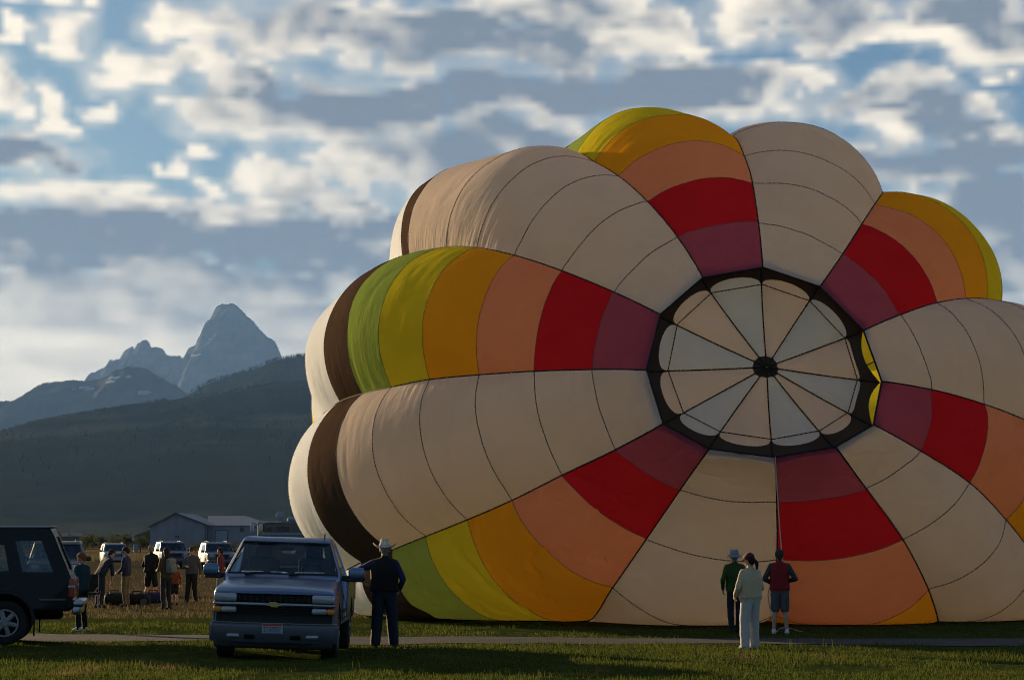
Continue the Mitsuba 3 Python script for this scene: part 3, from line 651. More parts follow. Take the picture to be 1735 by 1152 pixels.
# ---- silver pickup, front toward the camera
def silver_pickup():
    g = np.array([(352 - CX) / F * 34.0 + 1.02, 34.0, 0])
    yaw = 1.2
    M = place((-3.78, 33.75, ground_z(-3.9, 35.6) + .0), yaw, 1.75) @ np.diag([1.0, 1, 1.045, 1])
    t = thing('pickup_truck', 'silver pickup truck parked facing the camera, cowboy at its door', 'pickup truck')
    W = 1.98
    P = rounded([(.10, .50), (.05, .80), (.07, .99), (.11, 1.03), (.20, 1.075), (.42, 1.115), (.85, 1.165), (1.28, 1.21), (1.36, 1.235), (1.98, 1.80), (2.10, 1.85), (2.75, 1.86), (2.86, 1.80), (2.95, 1.26), (2.97, 1.22), (5.32, 1.22), (5.36, 1.18), (5.36, .58), (5.28, .50)], .03)
    warp = tumble(1.02, .0, None)
    def warp(V):
        V[:, 0] *= 1 - .10 * np.clip(V[:, 2] - 1.05, 0, .17) / .17 * np.clip((1.5 - V[:, 1]) / .4, 0, 1)       # hood narrower than the wings
        V[:, 0] *= 1 - .42 * np.clip(V[:, 2] - 1.22, 0, None)
        V[:, 0] *= 1 - .035 * np.clip((.9 - V[:, 1]) / .9, 0, 1) ** 2
        V[:, 2] += .025 * np.clip((1.4 - V[:, 1]) / .3, 0, 1) * np.clip((V[:, 2] - 1.0) / .1, 0, 1) * (1 - np.clip(np.abs(V[:, 0]) / .85, 0, 1) ** 2)
        return V
    sidewin = [[(1.62, 1.29), (2.06, 1.73), (2.60, 1.75), (2.66, 1.29)]]
    def hw(z): return W / 2 * (1 - .42 * max(0, z - 1.22))
    ws = [(-hw(1.30) + .06, 1.285), (hw(1.30) - .06, 1.285), (hw(1.77) - .055, 1.765), (-hw(1.77) + .055, 1.765)]
    ends = [prism_y(ws, .9, 2.04), prism_y([(-.62, 1.36), (.62, 1.36), (.56, 1.70), (-.56, 1.70)], 2.7, 3.2)]
    bed = box(-.82, .82, 3.08, 5.28, .72, 1.6)
    front = box(-.60, .60, -.2, .20, .86, .995)
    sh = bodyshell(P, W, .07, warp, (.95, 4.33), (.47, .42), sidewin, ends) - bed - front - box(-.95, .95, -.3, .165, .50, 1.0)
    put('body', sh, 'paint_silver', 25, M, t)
    put('bed_liner', (box(-.86, .86, 3.04, 5.30, .68, 1.10) - box(-.81, .81, 3.09, 5.27, .73, 1.6)), 'black_plastic', False, M, t)
    put('door_seam', uni([box(W / 2 - .004, W / 2 + .003, 1.50, 1.512, .60, 1.24), box(W / 2 - .004, W / 2 + .003, 2.74, 2.752, .60, 1.24), box(W / 2 - .004, W / 2 + .003, 1.5, 2.75, .60, .612), box(W / 2 - .004, W / 2 + .003, 2.99, 3.0, .6, 1.2)]), 'dark_void', False, M, t)
    # glass
    def wsy(z): return 1.36 + (z - 1.235) / (1.80 - 1.235) * .62 + .035
    k = put('windshield', sheet([(x, wsy(z), z) for x, z in [(-hw(1.30) + .05, 1.275), (hw(1.30) - .05, 1.275), (hw(1.77) - .045, 1.775), (-hw(1.77) + .045, 1.775)]]), 'clear_glass', False, M, t)
    fr = []
    c = [(-hw(1.30) + .055, 1.28), (hw(1.30) - .055, 1.28), (hw(1.77) - .05, 1.77), (-hw(1.77) + .05, 1.77)]
    loop = np.array([(x, wsy(z) - .035, z) for x, z in c])
    put('window_seal', tube(np.vstack([loop[i] + (loop[(i + 1) % 4] - loop[i]) * f for i in range(4) for f in np.linspace(0, 1, 8)[:-1]]), .016, 5, True), 'black_plastic', True, M, k)
    for sx in (-1, 1):
        put('side_window', sheet([(sx * (hw(z) - .02), y, z) for y, z in sidewin[0]]), 'tinted_glass', False, M, t)
    put('rear_window', sheet([(-.62, 2.90, 1.36), (.62, 2.90, 1.36), (.56, 2.85, 1.70), (-.56, 2.85, 1.70)]), 'tinted_glass', False, M, t)
    for x0 in (-.62, .10):
        put('wiper', tube([(x0, 1.37, 1.275), (x0 + .18, 1.405, 1.292), (x0 + .60, 1.415, 1.30)], [.018, .014, .009], 5), 'black_plastic', True, M, t)
    # cabin
    put('dashboard', rbox(1.55, .42, .22, .06, (0, 1.78, 1.13)), 'seat_cloth', 30, M, t)
    for sx in (-.42, .42):
        s = put('seat', uni([rbox(.52, .16, .62, .06, (sx, 2.52, 1.22)), rbox(.52, .5, .18, .06, (sx, 2.3, .92))]), 'seat_cloth', 30, M, t)
        put('headrest', rbox(.30, .11, .20, .05, (sx, 2.53, 1.62)), 'seat_cloth', 30, M, s)
    a = np.linspace(0, 2 * np.pi, 25)[:-1]
    put('steering_wheel', tube(np.stack([.42 + .19 * np.cos(a), 2.02 + .08 * np.sin(a), 1.26 + .17 * np.sin(a)], 1), .016, 6, True), 'black_plastic', True, M, t)
    put('rearview_mirror', rbox(.22, .03, .07, .012, (0, 1.98, 1.68)), 'black_plastic', 30, M, t)
    # front
    put('grille', box(-.598, .598, .155, .166, .70, .99), 'dark_void', False, M, t)
    gk_ = t + '__grille'
    for i in range(13):
        x = -.56 + i * .0933
        put('grille_bar', box(x - .009, x + .009, .075, .10, .875, .985), 'black_plastic', False, M, gk_)
    for z in (.905, .93, .957, .715, .74, .765, .79):
        put('grille_bar', box(-.575, .575, .085, .11, z - .006, z + .006), 'black_plastic', False, M, gk_)
    put('grille_trim', rbox(1.93, .07, .052, .02, (0, .045, .842)), 'chrome', 30, M, t)
    em = [(-.115, -.018), (-.06, -.018), (-.048, -.038), (.062, -.038), (.074, -.018), (.125, -.018), (.108, .018), (.053, .018), (.041, .038), (-.069, .038), (-.081, .018), (-.13, .018)]
    put('emblem', prism_y([(x, .845 + z) for x, z in em], -.012, .012), 'gold_emblem', False, M, t)
    for sx in (-1, 1):
        h = put('headlight', rbox(.36, .16, .122, .03, (sx * .775, .085, .935)), 'lamp_glass', 30, M, t)
        for dx in (-.085, .085):
            put('reflector', tm(m3.Manifold.sphere(.05, 16).scale((1, .35, .9)).translate((sx * .775 + dx, .028, .933))), 'chrome', 30, M, h)
        l = put('marker_lamp', rbox(.24, .14, .09, .025, (sx * .715, .085, .755)), 'lamp_glass', 30, M, t)
        put('turn_signal', rbox(.125, .15, .09, .025, (sx * .893, .10, .755)), 'amber_lamp', 30, M, t)
    put('front_panel', box(-.955, .955, .168, .22, .49, 1.0), 'black_plastic', False, M, t)
    bp = rounded([(-.06, .27), (-.10, .38), (-.10, .52), (-.07, .56), (.20, .56), (.20, .27)], .02)
    def bwarp(V):
        V[:, 1] += .20 * (np.abs(V[:, 0]) / 1.0) ** 3; return V
    put('front_bumper', loft(bp, 2.04, .05, bwarp), 'paint_steel', 25, M, t)
    put('bumper_trim', loft(rounded([(-.085, .545), (-.085, .572), (.18, .572), (.18, .545)], .006), 2.0, .02, bwarp), 'chrome', 25, M, t)
    put('valance', rbox(1.86, .25, .14, .04, (0, .16, .25)), 'black_plastic', 30, M, t)
    for sx in (-1, 1):
        put('fog_lamp', rbox(.20, .06, .055, .02, (sx * .62, -.045, .37)), 'lamp_glass', 30, M, t)
        put('tow_hook', rbox(.17, .05, .07, .02, (sx * .36, -.07, .36)), 'dark_void', 30, M, t)
    pl = put('licence_plate', rbox(.33, .012, .165, .004, (0, -.112, .485)), 'plate_white', 30, M, t)
    put('plate_band', box(-.155, .155, -.121, -.117, .528, .562), 'plate_red', False, M, pl)
    put('plate_base', box(-.155, .155, -.121, -.117, .406, .422), 'plate_blue', False, M, pl)
    tx = meshkit.text_mesh('1T E0597', .075, .004, True)
    tx.apply_transform(trimesh.transformations.rotation_matrix(math.pi / 2, [1, 0, 0])); b = tx.bounds
    tx.apply_scale([.27 / (b[1][0] - b[0][0]), 1, 1]); b = tx.bounds
    tx.apply_translation([-(b[0][0] + b[1][0]) / 2, -.1195 - b[0][1] - .002, .435 - b[0][2]])
    put('plate_number', tx, 'plate_blue', False, M, pl)
    for sx in (-1, 1):
        m = put('door_mirror', rbox(.265, .12, .185, .05, (sx * 1.20, 1.60, 1.32)), 'paint_silver', 30, M, t)
        put('mirror_base', uni([rbox(.30, .13, .045, .015, (sx * 1.16, 1.60, 1.21)), rbox(.22, .08, .08, .02, (sx * .98, 1.60, 1.24))]), 'black_plastic', 30, M, m)
    put('door_handle', rbox(.03, .16, .045, .012, (W / 2 + .012, 2.60, 1.10)), 'chrome', 30, M, t)
    put('body_moulding', rbox(.02, 1.25, .05, .008, (W / 2 + .005, 2.12, .72)), 'black_plastic', 30, M, t)
    put('antenna', tube([(.62, 2.05, 1.84), (.62, 2.06, 1.93)], .012, 6), 'black_plastic', True, M, t)
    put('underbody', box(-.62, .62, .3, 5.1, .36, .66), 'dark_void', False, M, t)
    put('tailgate_lamp', uni([rbox(.10, .06, .34, .02, (sx * .95, 5.35, .98)) for sx in (1,)]), 'red_lamp', 30, M, t)
    for sx in (-1, 1):
        for y in (.95, 4.33): wheel(t, M, sx * .84, y, .385, .27, sx, 6)
    # papers and clutter on the dashboard: things of their own
    for i, (x, y, w, d, r) in enumerate([(-.52, 1.66, .36, .2, 8), (-.1, 1.64, .3, .16, -12), (.42, 1.66, .5, .22, 4)]):
        k = thing('paper_stack', ['crumpled white papers at the passenger end of the pickup dashboard', 'small pile of papers on the middle of the pickup dashboard', 'white paper sheets behind the pickup steering wheel'][i], 'paper')
        mm = rbox(w, d, .05, .018, (0, 0, 0)).rotate((10, 0, r)).translate((x, y, 1.275))
        used.discard(k); used.add(k)
        scene[k] = mikit.ply((lambda q: (q.apply_transform(M), q)[1])(tm(mm)), 'paper', 30)
    return t, M
truck, TRUCK_M = silver_pickup()

# ---- black sport utility, its rear half in the picture
def black_suv():
    M = place((-12.78, 38.9, 0), -81.0)
    t = thing('black_suv', 'black sport utility vehicle cut by the left edge, tall rear side windows', 'suv')
    W = 1.78
    P = rounded([(.04, .62), (.0, .95), (.08, 1.06), (.5, 1.14), (1.35, 1.22), (1.42, 1.26), (2.02, 2.02), (2.15, 2.10), (4.22, 2.13), (4.32, 2.10), (4.40, 1.95), (4.70, 1.24), (4.75, 1.15), (4.75, .66), (4.67, .60)], .035)
    warp = tumble(1.22, .13, (.06, 1.0))
    sw = [[(1.75, 1.33), (2.14, 1.88), (2.58, 1.90), (2.58, 1.33)], [(2.66, 1.33), (2.66, 1.80), (3.50, 1.80), (3.60, 1.33)], [(3.84, 1.31), (3.70, 1.87), (4.16, 1.88), (4.38, 1.31)]]
    def hw(z): return W / 2 * (1 - .13 * max(0, z - 1.22))
    ends = [prism_y([(-.74, 1.36), (.74, 1.36), (.66, 1.94), (-.66, 1.94)], .9, 2.1), prism_y([(-.66, 1.34), (.66, 1.34), (.60, 1.95), (-.60, 1.95)], 4.36, 5.0)]
    sh = bodyshell(P, W, .06, warp, (.92, 3.55), (.50, .44), sw, ends, .7)
    put('body', sh, 'paint_black', 25, M, t)
    for i, w in enumerate(sw):
        for sx in (-1, 1):
            put('side_window', sheet([(sx * (hw(z) - .02), y, z) for y, z in w]), 'tinted_glass', False, M, t)
    put('windshield', sheet([(-.74, 1.53, 1.36), (.74, 1.53, 1.36), (.66, 1.99, 1.94), (-.66, 1.99, 1.94)]), 'tinted_glass', False, M, t)
    put('rear_window', sheet([(-.66, 4.63, 1.34), (.66, 4.63, 1.34), (.60, 4.38, 1.95), (-.60, 4.38, 1.95)]), 'tinted_glass', False, M, t)
    put('roof_trim', uni([rbox(.03, 2.3, .035, .012, (W / 2 * .89 + .005, 3.15, 2.125)), rbox(1.5, .10, .03, .012, (0, 4.30, 2.135))]), 'chrome', 30, M, t)
    for sx in (-1, 1):
        lamp = put('tail_light', rbox(.09, .12, .36, .03, (sx * .85, 4.71, 1.02)), 'red_lamp', 30, M, t)
        put('lamp_lens', uni([rbox(.095, .125, .05, .015, (sx * .852, 4.713, 1.045))]), 'lamp_glass', 30, M, lamp)
        put('mud_flap', rbox(.02, .03, .40, .008, (sx * .80, 4.06, .36)).rotate((0, 0, 0)), 'tyre_rubber', 30, M, t)
    put('rear_bumper', uni([rbox(1.76, .20, .13, .04, (0, 4.84, .74)), rbox(1.74, .16, .16, .04, (0, 4.81, .62))]), 'chrome', 30, M, t)
    put('front_bumper', rbox(1.74, .24, .3, .05, (0, -.02, .66)), 'black_plastic', 30, M, t)
    for sx in (-1, 1): put('headlight', rbox(.34, .1, .2, .03, (sx * .66, .03, .97)), 'lamp_glass', 30, M, t)
    put('grille', rbox(.9, .06, .2, .02, (0, .01, .97)), 'chrome', 30, M, t)
    for sx in (-1, 1):
        put('side_moulding', rbox(.03, 2.05, .07, .012, (sx * (W / 2 + .005), 2.2, .80)), 'paint_grey', 30, M, t)
        put('side_moulding', rbox(.03, .48, .05, .012, (sx * (W / 2 + .005), 4.38, .81)), 'paint_grey', 30, M, t)
        a = np.linspace(-.1, math.pi + .1, 22)
        for y in (.92, 3.55):
            put('wheel_flare', tube(np.stack([np.full(22, sx * (W / 2 + .0)), y - .50 * np.cos(a), .44 + .50 * np.sin(a)], 1), .035, 6), 'black_plastic', True, M, t)
    for sx in (-.4, .4):
        put('seat', uni([rbox(.5, .16, .66, .06, (sx, 2.45, 1.25)), rbox(.5, .5, .2, .06, (sx, 2.2, .95)), rbox(.28, .1, .18, .05, (sx, 2.46, 1.68))]), 'seat_cloth', 30, M, t)
    put('rear_seat', rbox(1.3, .16, .55, .06, (0, 3.32, 1.12)), 'seat_cloth', 30, M, t)
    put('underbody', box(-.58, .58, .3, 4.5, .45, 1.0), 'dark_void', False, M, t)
    for sx in (-1, 1):
        for y in (.92, 3.55): wheel(t, M, sx * .77, y, .40, .27, sx, 6)
        put('door_mirror', rbox(.2, .1, .15, .03, (sx * 1.0, 1.75, 1.33)), 'black_plastic', 30, M, t)
    return t
black_suv()

# ---- vehicles parked further off in the field, front toward the camera
def field_suv(px, depth, label, col, mat2=None, height=1.75, W=1.85, yaw=0, slots=7, name='parked_suv', roof_rack=True, dark_grille=False):
    p = ground_pt(px, HZ + 1) if False else np.array([(px - CX) / F * depth, depth, 0])
    M = place((p[0], p[1], ground_z(p[0], p[1])), yaw)
    t = thing(name, label, 'suv', None)
    s = height / 1.75
    P = rounded([(.06, .48), (.0, .70), (.02, 1.0), (.12, 1.05), (.75, 1.10), (1.15, 1.13), (1.80, 1.66), (1.95, 1.72), (4.1, 1.74), (4.25, 1.68), (4.5, 1.1), (4.52, .55), (4.45, .45)], .03)
    P = P * np.array([1, s])
    warp = tumble(1.1 * s, .26)
    def hw(z): return W / 2 * (1 - .26 * max(0, z - 1.1 * s))
    sw = [[(1.55, 1.18 * s), (1.92, 1.60 * s), (2.7, 1.62 * s), (2.7, 1.18 * s)], [(2.78, 1.18 * s), (2.78, 1.62 * s), (3.5, 1.62 * s), (3.5, 1.18 * s)]]
    zl, zh = 1.17 * s, 1.62 * s
    ws = [(-hw(zl) + .07, zl), (hw(zl) - .07, zl), (hw(zh) - .06, zh), (-hw(zh) + .06, zh)]
    sh = bodyshell(P, W, .07, warp, (.85, 3.6), (.44, .38), sw, [prism_y(ws, .7, 1.85)])
    put('body', sh, col, 25, M, t)
    def wsy(z): return 1.15 + (z / s - 1.13) / .53 * .65 + .04
    put('windshield', sheet([(x, wsy(z), z) for x, z in ws]), 'tinted_glass', False, M, t)
    for w in sw:
        for sx in (-1, 1): put('side_window', sheet([(sx * (hw(z) - .02), y, z) for y, z in w]), 'tinted_glass', False, M, t)
    for sx in (-1, 1): put('seat', uni([rbox(.48, .16, .6, .05, (sx * .38, 2.5, 1.2)), rbox(.28, .1, .18, .04, (sx * .38, 2.5, 1.56))]), 'seat_cloth', 30, M, t)
    g = put('grille', rbox(.86, .05, .26, .02, (0, .0, .86 * s)), col if not dark_grille else 'black_plastic', 30, M, t)
    if not dark_grille:
        for i in range(slots): put('grille_slot', rbox(.075, .03, .21, .012, (-.36 + .72 * i / (slots - 1), -.02, .86 * s)), 'dark_void', 30, M, g)
    for sx in (-1, 1):
        put('headlight', rbox(.30, .1, .19, .05, (sx * .68, .03, .90 * s)), 'lamp_glass', 30, M, t)
        put('door_mirror', rbox(.22, .1, .16, .04, (sx * (W / 2 + .10), 1.5, 1.17 * s)), 'black_plastic', 30, M, t)
        for y in (.85, 3.6): wheel(t, M, sx * (W / 2 - .14), y, .37, .24, sx)
        if roof_rack: put('roof_rail', tube([(sx * .62, 2.1, 1.72 * s), (sx * .62, 2.2, 1.78 * s), (sx * .62, 3.8, 1.78 * s), (sx * .62, 3.9, 1.73 * s)], .022, 5), 'black_plastic', True, M, t)
    put('front_bumper', rbox(W * .97, .22, .24, .06, (0, -.02, .58)), mat2 or col, 30, M, t)
    put('valance', rbox(W * .9, .1, .16, .04, (0, .02, .40)), 'black_plastic', 30, M, t)
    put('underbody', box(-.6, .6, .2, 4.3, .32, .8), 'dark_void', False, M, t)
    return t
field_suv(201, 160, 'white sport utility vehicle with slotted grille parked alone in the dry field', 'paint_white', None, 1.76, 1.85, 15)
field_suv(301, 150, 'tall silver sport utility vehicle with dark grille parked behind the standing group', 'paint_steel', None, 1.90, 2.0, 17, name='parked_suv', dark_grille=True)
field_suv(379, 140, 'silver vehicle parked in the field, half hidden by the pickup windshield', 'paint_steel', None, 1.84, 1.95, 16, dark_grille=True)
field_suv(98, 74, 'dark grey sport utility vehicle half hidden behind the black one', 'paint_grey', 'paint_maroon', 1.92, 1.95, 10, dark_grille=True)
# ------------------------------------------------------------------ people
paint('skin', (.36, .21, .14), .6, spec=.3)
for nm, c in dict(cloth_black=(.007, .007, .008), cloth_navy=(.010, .013, .032), cloth_blue=(.011, .016, .062), cloth_denim=(.014, .019, .033), cloth_dark_denim=(.012, .016, .028), cloth_cream=(.52, .42, .27), cloth_offwhite=(.42, .415, .40),
                  cloth_green=(.03, .065, .012), cloth_red=(.20, .014, .018), cloth_slate=(.03, .036, .042), cloth_shorts=(.075, .078, .08), cloth_grey=(.06, .066, .075), cloth_khaki=(.13, .10, .065), cloth_teal=(.010, .042, .06), cloth_olive=(.055, .043, .015),
                  cloth_orange=(.15, .032, .012), cloth_pale=(.12, .14, .17), cloth_maroon=(.09, .012, .02), hair_dark=(.015, .011, .009), hair_ginger=(.22, .075, .02), hair_grey=(.16, .15, .14), hat_felt=(.52, .46, .38), hat_bluegrey=(.20, .26, .33),
                  shoe_white=(.52, .53, .55), shoe_dark=(.02, .017, .015), hair_brown=(.05, .03, .018)).items():
    a = tuple(.78 * x for x in c)
    bsdf(nm, {'type': 'twosided', 'b': {'type': 'principled', 'roughness': .85, 'specular': .25, 'sheen': .3 if nm.startswith('cloth') else 0., 'base_color': proc(lambda p, n, uv, a=a, c=c: mix(a, c, fbm(p.x * 22, p.y * 22, p.z * 22, octaves=2)))}})

BASE = dict(pelvis=(0, 0, .96), waist=(0, 0, 1.10), chest=(0, 0, 1.30), neck=(0, -.01, 1.47), head=(0, .02, 1.635),
    shL=(-.175, 0, 1.415), shR=(.175, 0, 1.415), elL=(-.25, -.03, 1.14), elR=(.25, -.03, 1.14), wrL=(-.26, .06, .90), wrR=(.26, .06, .90),
    hipL=(-.09, 0, .93), hipR=(.09, 0, .93), knL=(-.10, .025, .50), knR=(.10, .025, .50), anL=(-.11, -.03, .09), anR=(.11, -.03, .09))
def S(p, r, n=10): return m3.Manifold.sphere(r, n).translate(tuple(map(float, p)))
def bone(a, ra, b, rb): return m3.Manifold.batch_hull([S(a, ra), S(b, rb)])
def soft(man, ln, it=8, crumple=0, seed=0):
    m = tm(man.refine_to_length(ln)); m.merge_vertices()
    trimesh.smoothing.filter_taubin(m, lamb=.5, nu=.53, iterations=it)
    if crumple:
        v = np.array(m.vertices); n = np.array(m.vertex_normals)
        v += n * ((meshkit.fbm(np.stack([v[:, 0] * 9, v[:, 1] * 9, v[:, 2] * 7], -1) + seed * 7.3, 3) - .5) * 2 * crumple)[:, None]
        m = trimesh.Trimesh(v, m.faces, process=False)
    return m
def hand(w, d, side, up, curl=.9):
    """five fingered hand at the wrist w, pointing along d; up = back of the hand, thumb to the side"""
    d = np.asarray(d, float); d /= np.linalg.norm(d)
    up = np.asarray(up, float); up = up - d * (up @ d); up /= np.linalg.norm(up); sd = np.cross(d, up) * side
    w = np.asarray(w, float); pal = w + d * .085
    out = [m3.Manifold.batch_hull([S(w, .024, 8), S(pal + sd * .030, .013, 8), S(pal - sd * .030, .013, 8), S(w + d * .03 + sd * .026, .014, 8), S(w + d * .03 - sd * .026, .014, 8)])]
    for i, (o, L) in enumerate(((.031, .066), (.011, .075), (-.010, .070), (-.030, .055))):
        p0 = pal + sd * o; c1, c2 = curl * (.5 + .08 * i), curl * (1.25 + .1 * i)
        p1 = p0 + (d * math.cos(c1) - up * math.sin(c1)) * L * .5 + sd * o * .12
        p2 = p1 + (d * math.cos(c2) - up * math.sin(c2)) * L * .5
        out += [bone(p0, .0095, p1, .009), bone(p1, .009, p2, .0075)]
    t0 = w + d * .030 + sd * .028; t1 = t0 + d * .030 + sd * .026 - up * .012; t2 = t1 + d * .028 + sd * .004 - up * .010
    out += [bone(t0, .013, t1, .011), bone(t1, .011, t2, .009)]
    return uni(out)
PEOPLE = {}
def person(label, loc, yaw, H, top, legs, shoes='shoe_dark', pose=None, lean=0, bulk=1.0, shorts=False, wide=0., hair='hair_dark', head_turn=0, head_down=0, hat=None, long_hair=False,
           vest=None, hem=.90, group=None, eyewear=False, pony=False, curl=(.9, .9), hood=False):
    J = {k: np.array(v, float) for k, v in BASE.items()}
    for k, v in (pose or {}).items(): J[k] = np.array(v, float)
    if lean:
        R = trimesh.transformations.rotation_matrix(-math.radians(lean), [1, 0, 0], [0, 0, .95])
        for k in ('waist', 'chest', 'neck', 'head', 'shL', 'shR'): J[k] = trimesh.transform_points([J[k]], R)[0]
        for s_ in 'LR':
            for k in ('el', 'wr'):
                if not (pose and k + s_ in pose): J[k + s_] = trimesh.transform_points([J[k + s_]], R)[0]
    t = thing('person', label, 'person', group)
    s = H / 1.75
    M = place(loc, yaw, 0, 0, s)
    b = bulk
    def across(j, dx, r): return [S(J[j] + [-dx, 0, 0], r), S(J[j] + [dx, 0, 0], r)]
    # head on its own axes, turned and bowed on the neck
    HM = place(J['head'], head_turn, 0, -head_down - lean * .4)
    def hp(x, y, z): return trimesh.transform_points([(x, y, z)], HM)[0]
    head = [m3.Manifold.batch_hull([S(hp(0, -.015, .035), .086, 14), S(hp(0, .02, .02), .080, 14), S(hp(0, .045, -.055), .045), S(hp(0, .035, -.09), .034)]),
            bone(hp(0, .088, -.005), .012, hp(0, .108, -.030), .015), bone(hp(.078, -.005, .0), .016, hp(.08, -.01, -.03), .012), bone(hp(-.078, -.005, .0), .016, hp(-.08, -.01, -.03), .012),
            bone(hp(-.03, .083, .022), .014, hp(.03, .083, .022), .014), bone(hp(-.018, .078, -.062), .010, hp(.018, .078, -.062), .010)]
    neck = bone(J['neck'] - [0, 0, .03], .058, hp(0, -.01, -.06), .05)
    torso = [m3.Manifold.batch_hull(across('chest', .085, .085 * b) + [S(J['shL'] * .9 + J['neck'] * .1, .05), S(J['shR'] * .9 + J['neck'] * .1, .05), S(J['neck'], .055)]),
             m3.Manifold.batch_hull(across('chest', .085, .085 * b) + across('waist', .065, .085 * b)), m3.Manifold.batch_hull(across('waist', .065, .085 * b) + across('pelvis', .075, .09 * b))]
    arms, lg = [], []
    for q, sd in (('L', -1), ('R', 1)):
        arms += [bone(J['sh' + q], .048, J['el' + q], .038), bone(J['el' + q], .038, J['wr' + q], .026)]
        dv = J['wr' + q] - J['el' + q]
        arms.append(hand(J['wr' + q], dv, -sd if abs(dv[2]) > .12 else 1, [sd, 0, 0] if abs(dv[2]) > .12 else [0, 0, 1], curl[0 if q == 'L' else 1]))
        ls = 1.0 if shorts else .72
        lg += [bone(J['hip' + q], .082 * ls, J['kn' + q], .054 * ls), bone(J['kn' + q], .056 * ls, J['kn' + q] * .55 + J['an' + q] * .45 + [0, -.012, 0], .056 * ls), bone(J['kn' + q] * .55 + J['an' + q] * .45 + [0, -.012, 0], .056 * ls, J['an' + q], .036 * ls),
               bone(J['an' + q] - [0, 0, .03], .032, J['an' + q] + [0, .14, -.05], .028)]
    put('body', soft(uni(head + [neck] + torso + arms + lg), .022, 6), 'skin', True, M, t)
    for e in (-1, 1): put('eye', tm(S(hp(e * .031, .089, .004), .0095, 8)), 'hair_dark', True, M, t + '__body')
    put('mouth', soft(bone(hp(-.018, .084, -.052), .005, hp(.018, .084, -.052), .005), .02, 2), 'cloth_maroon', True, M, t + '__body')
    # upper clothing
    k = 1.0
    g = .020 + .012 * (b - 1)
    upper = [m3.Manifold.batch_hull(across('chest', .095 * b, .098 * b) + [S(J['shL'], .062), S(J['shR'], .062), S(J['neck'] - [0, 0, .01], .066)]),
             m3.Manifold.batch_hull(across('chest', .095 * b, .098 * b) + across('waist', .078 * b, .104 * b)),
             m3.Manifold.batch_hull(across('waist', .078 * b, .104 * b) + across('pelvis', .088 * b, .108 * b))]
    sleeves = []
    for q in 'LR':
        sh_, el, wr = J['sh' + q], J['el' + q], J['wr' + q]
        sleeves += [bone(sh_, .066, el, .054), bone(el, .054, el + (wr - el) * .93, .042)]
    collar = bone(J['neck'] - [0, 0, .02], .070, J['neck'] + (J['head'] - J['neck']) * .22, .064)
    cutz = box(-2, 2, -2, 2, -1, hem) if not lean else box(-2, 2, -2, 2, -1, .90)
    if vest:
        put('sleeves', soft(uni(sleeves + [m3.Manifold.batch_hull([S(J['shL'], .055), S(J['shR'], .055), S(J['chest'], .09)])]), .035, 8, .006, yaw), top, True, M, t)
        put('vest', soft((uni(upper + [collar]) - cutz), .035, 6, .006, yaw), vest, True, M, t)
    else:
        put('jacket', soft(uni(upper + sleeves + [collar]) - cutz, .032, 7, .013, yaw), top, True, M, t)
    # lower clothing
    tr = [m3.Manifold.batch_hull(across('waist', .066 * b, .085 * b) + across('pelvis', .083 * b, .100 * b)), m3.Manifold.batch_hull(across('pelvis', .083 * b, .100 * b) + [S(J['hipL'] - [0, 0, .03], .102 + wide * .5), S(J['hipR'] - [0, 0, .03], .102 + wide * .5)])]
    for q in 'LR':
        hp_, kn, an = J['hip' + q], J['kn' + q], J['an' + q]
        if shorts: tr += [bone(hp_, .105, kn * .92 + hp_ * .08 + [0, 0, .0], .098)]
        else: tr += [bone(hp_, .098 + wide * .6, kn, .072 + wide), bone(kn, .072 + wide, an + [0, 0, -.02], .058 + wide * 1.1)]
    put('shorts' if shorts else 'trousers', soft(uni(tr) - box(-2, 2, -2, 2, -1, .035), .035, 7, .008, yaw + 1), legs, True, M, t)
    for q in 'LR':
        a = J['an' + q]
        put('shoe', soft(m3.Manifold.batch_hull([S(a + [0, -.045, -.045], .042), S(a + [0, -.01, .0], .044), S(a + [.012, .13, -.052], .036), S(a + [-.014, .12, -.052], .034)]) - box(-2, 2, -2, 2, -1, .006), .03, 4), shoes, True, M, t)
    # hair and hats
    if hair:
        hs = [m3.Manifold.batch_hull([S(hp(0, -.022, .045), .094, 14), S(hp(0, .015, .055), .080, 12)]), m3.Manifold.batch_hull([S(hp(0, -.035, .02), .088, 12), S(hp(0, -.045, -.04 - (.10 if long_hair else 0)), .058 + (.02 if long_hair else 0))])]
        hm_ = uni(hs)
        front_cut = m3.Manifold.cube((.4, .2, .2)).translate((-.2, .045, -.155)).transform(HM[:3]) + m3.Manifold.cube((.4, .2, .2)).translate((-.2, .07, -.12)).transform(HM[:3])
        put('hair', soft(hm_ - front_cut, .03, 4, .006, 3), hair, True, M, t)
        if pony: put('ponytail', soft(uni([bone(hp(0, -.11, -.01), .034, hp(0, -.15, -.07), .040), bone(hp(0, -.15, -.07), .040, hp(0, -.135, -.17), .022)]), .03, 4, .006), hair, True, M, t + '__hair')
    if eyewear: put('sunglasses', soft(uni([bone(hp(e * .018, .098, .006), .014, hp(e * .046, .092, .006), .016) for e in (-1, 1)]), .02, 3), 'hair_dark', True, M, t)
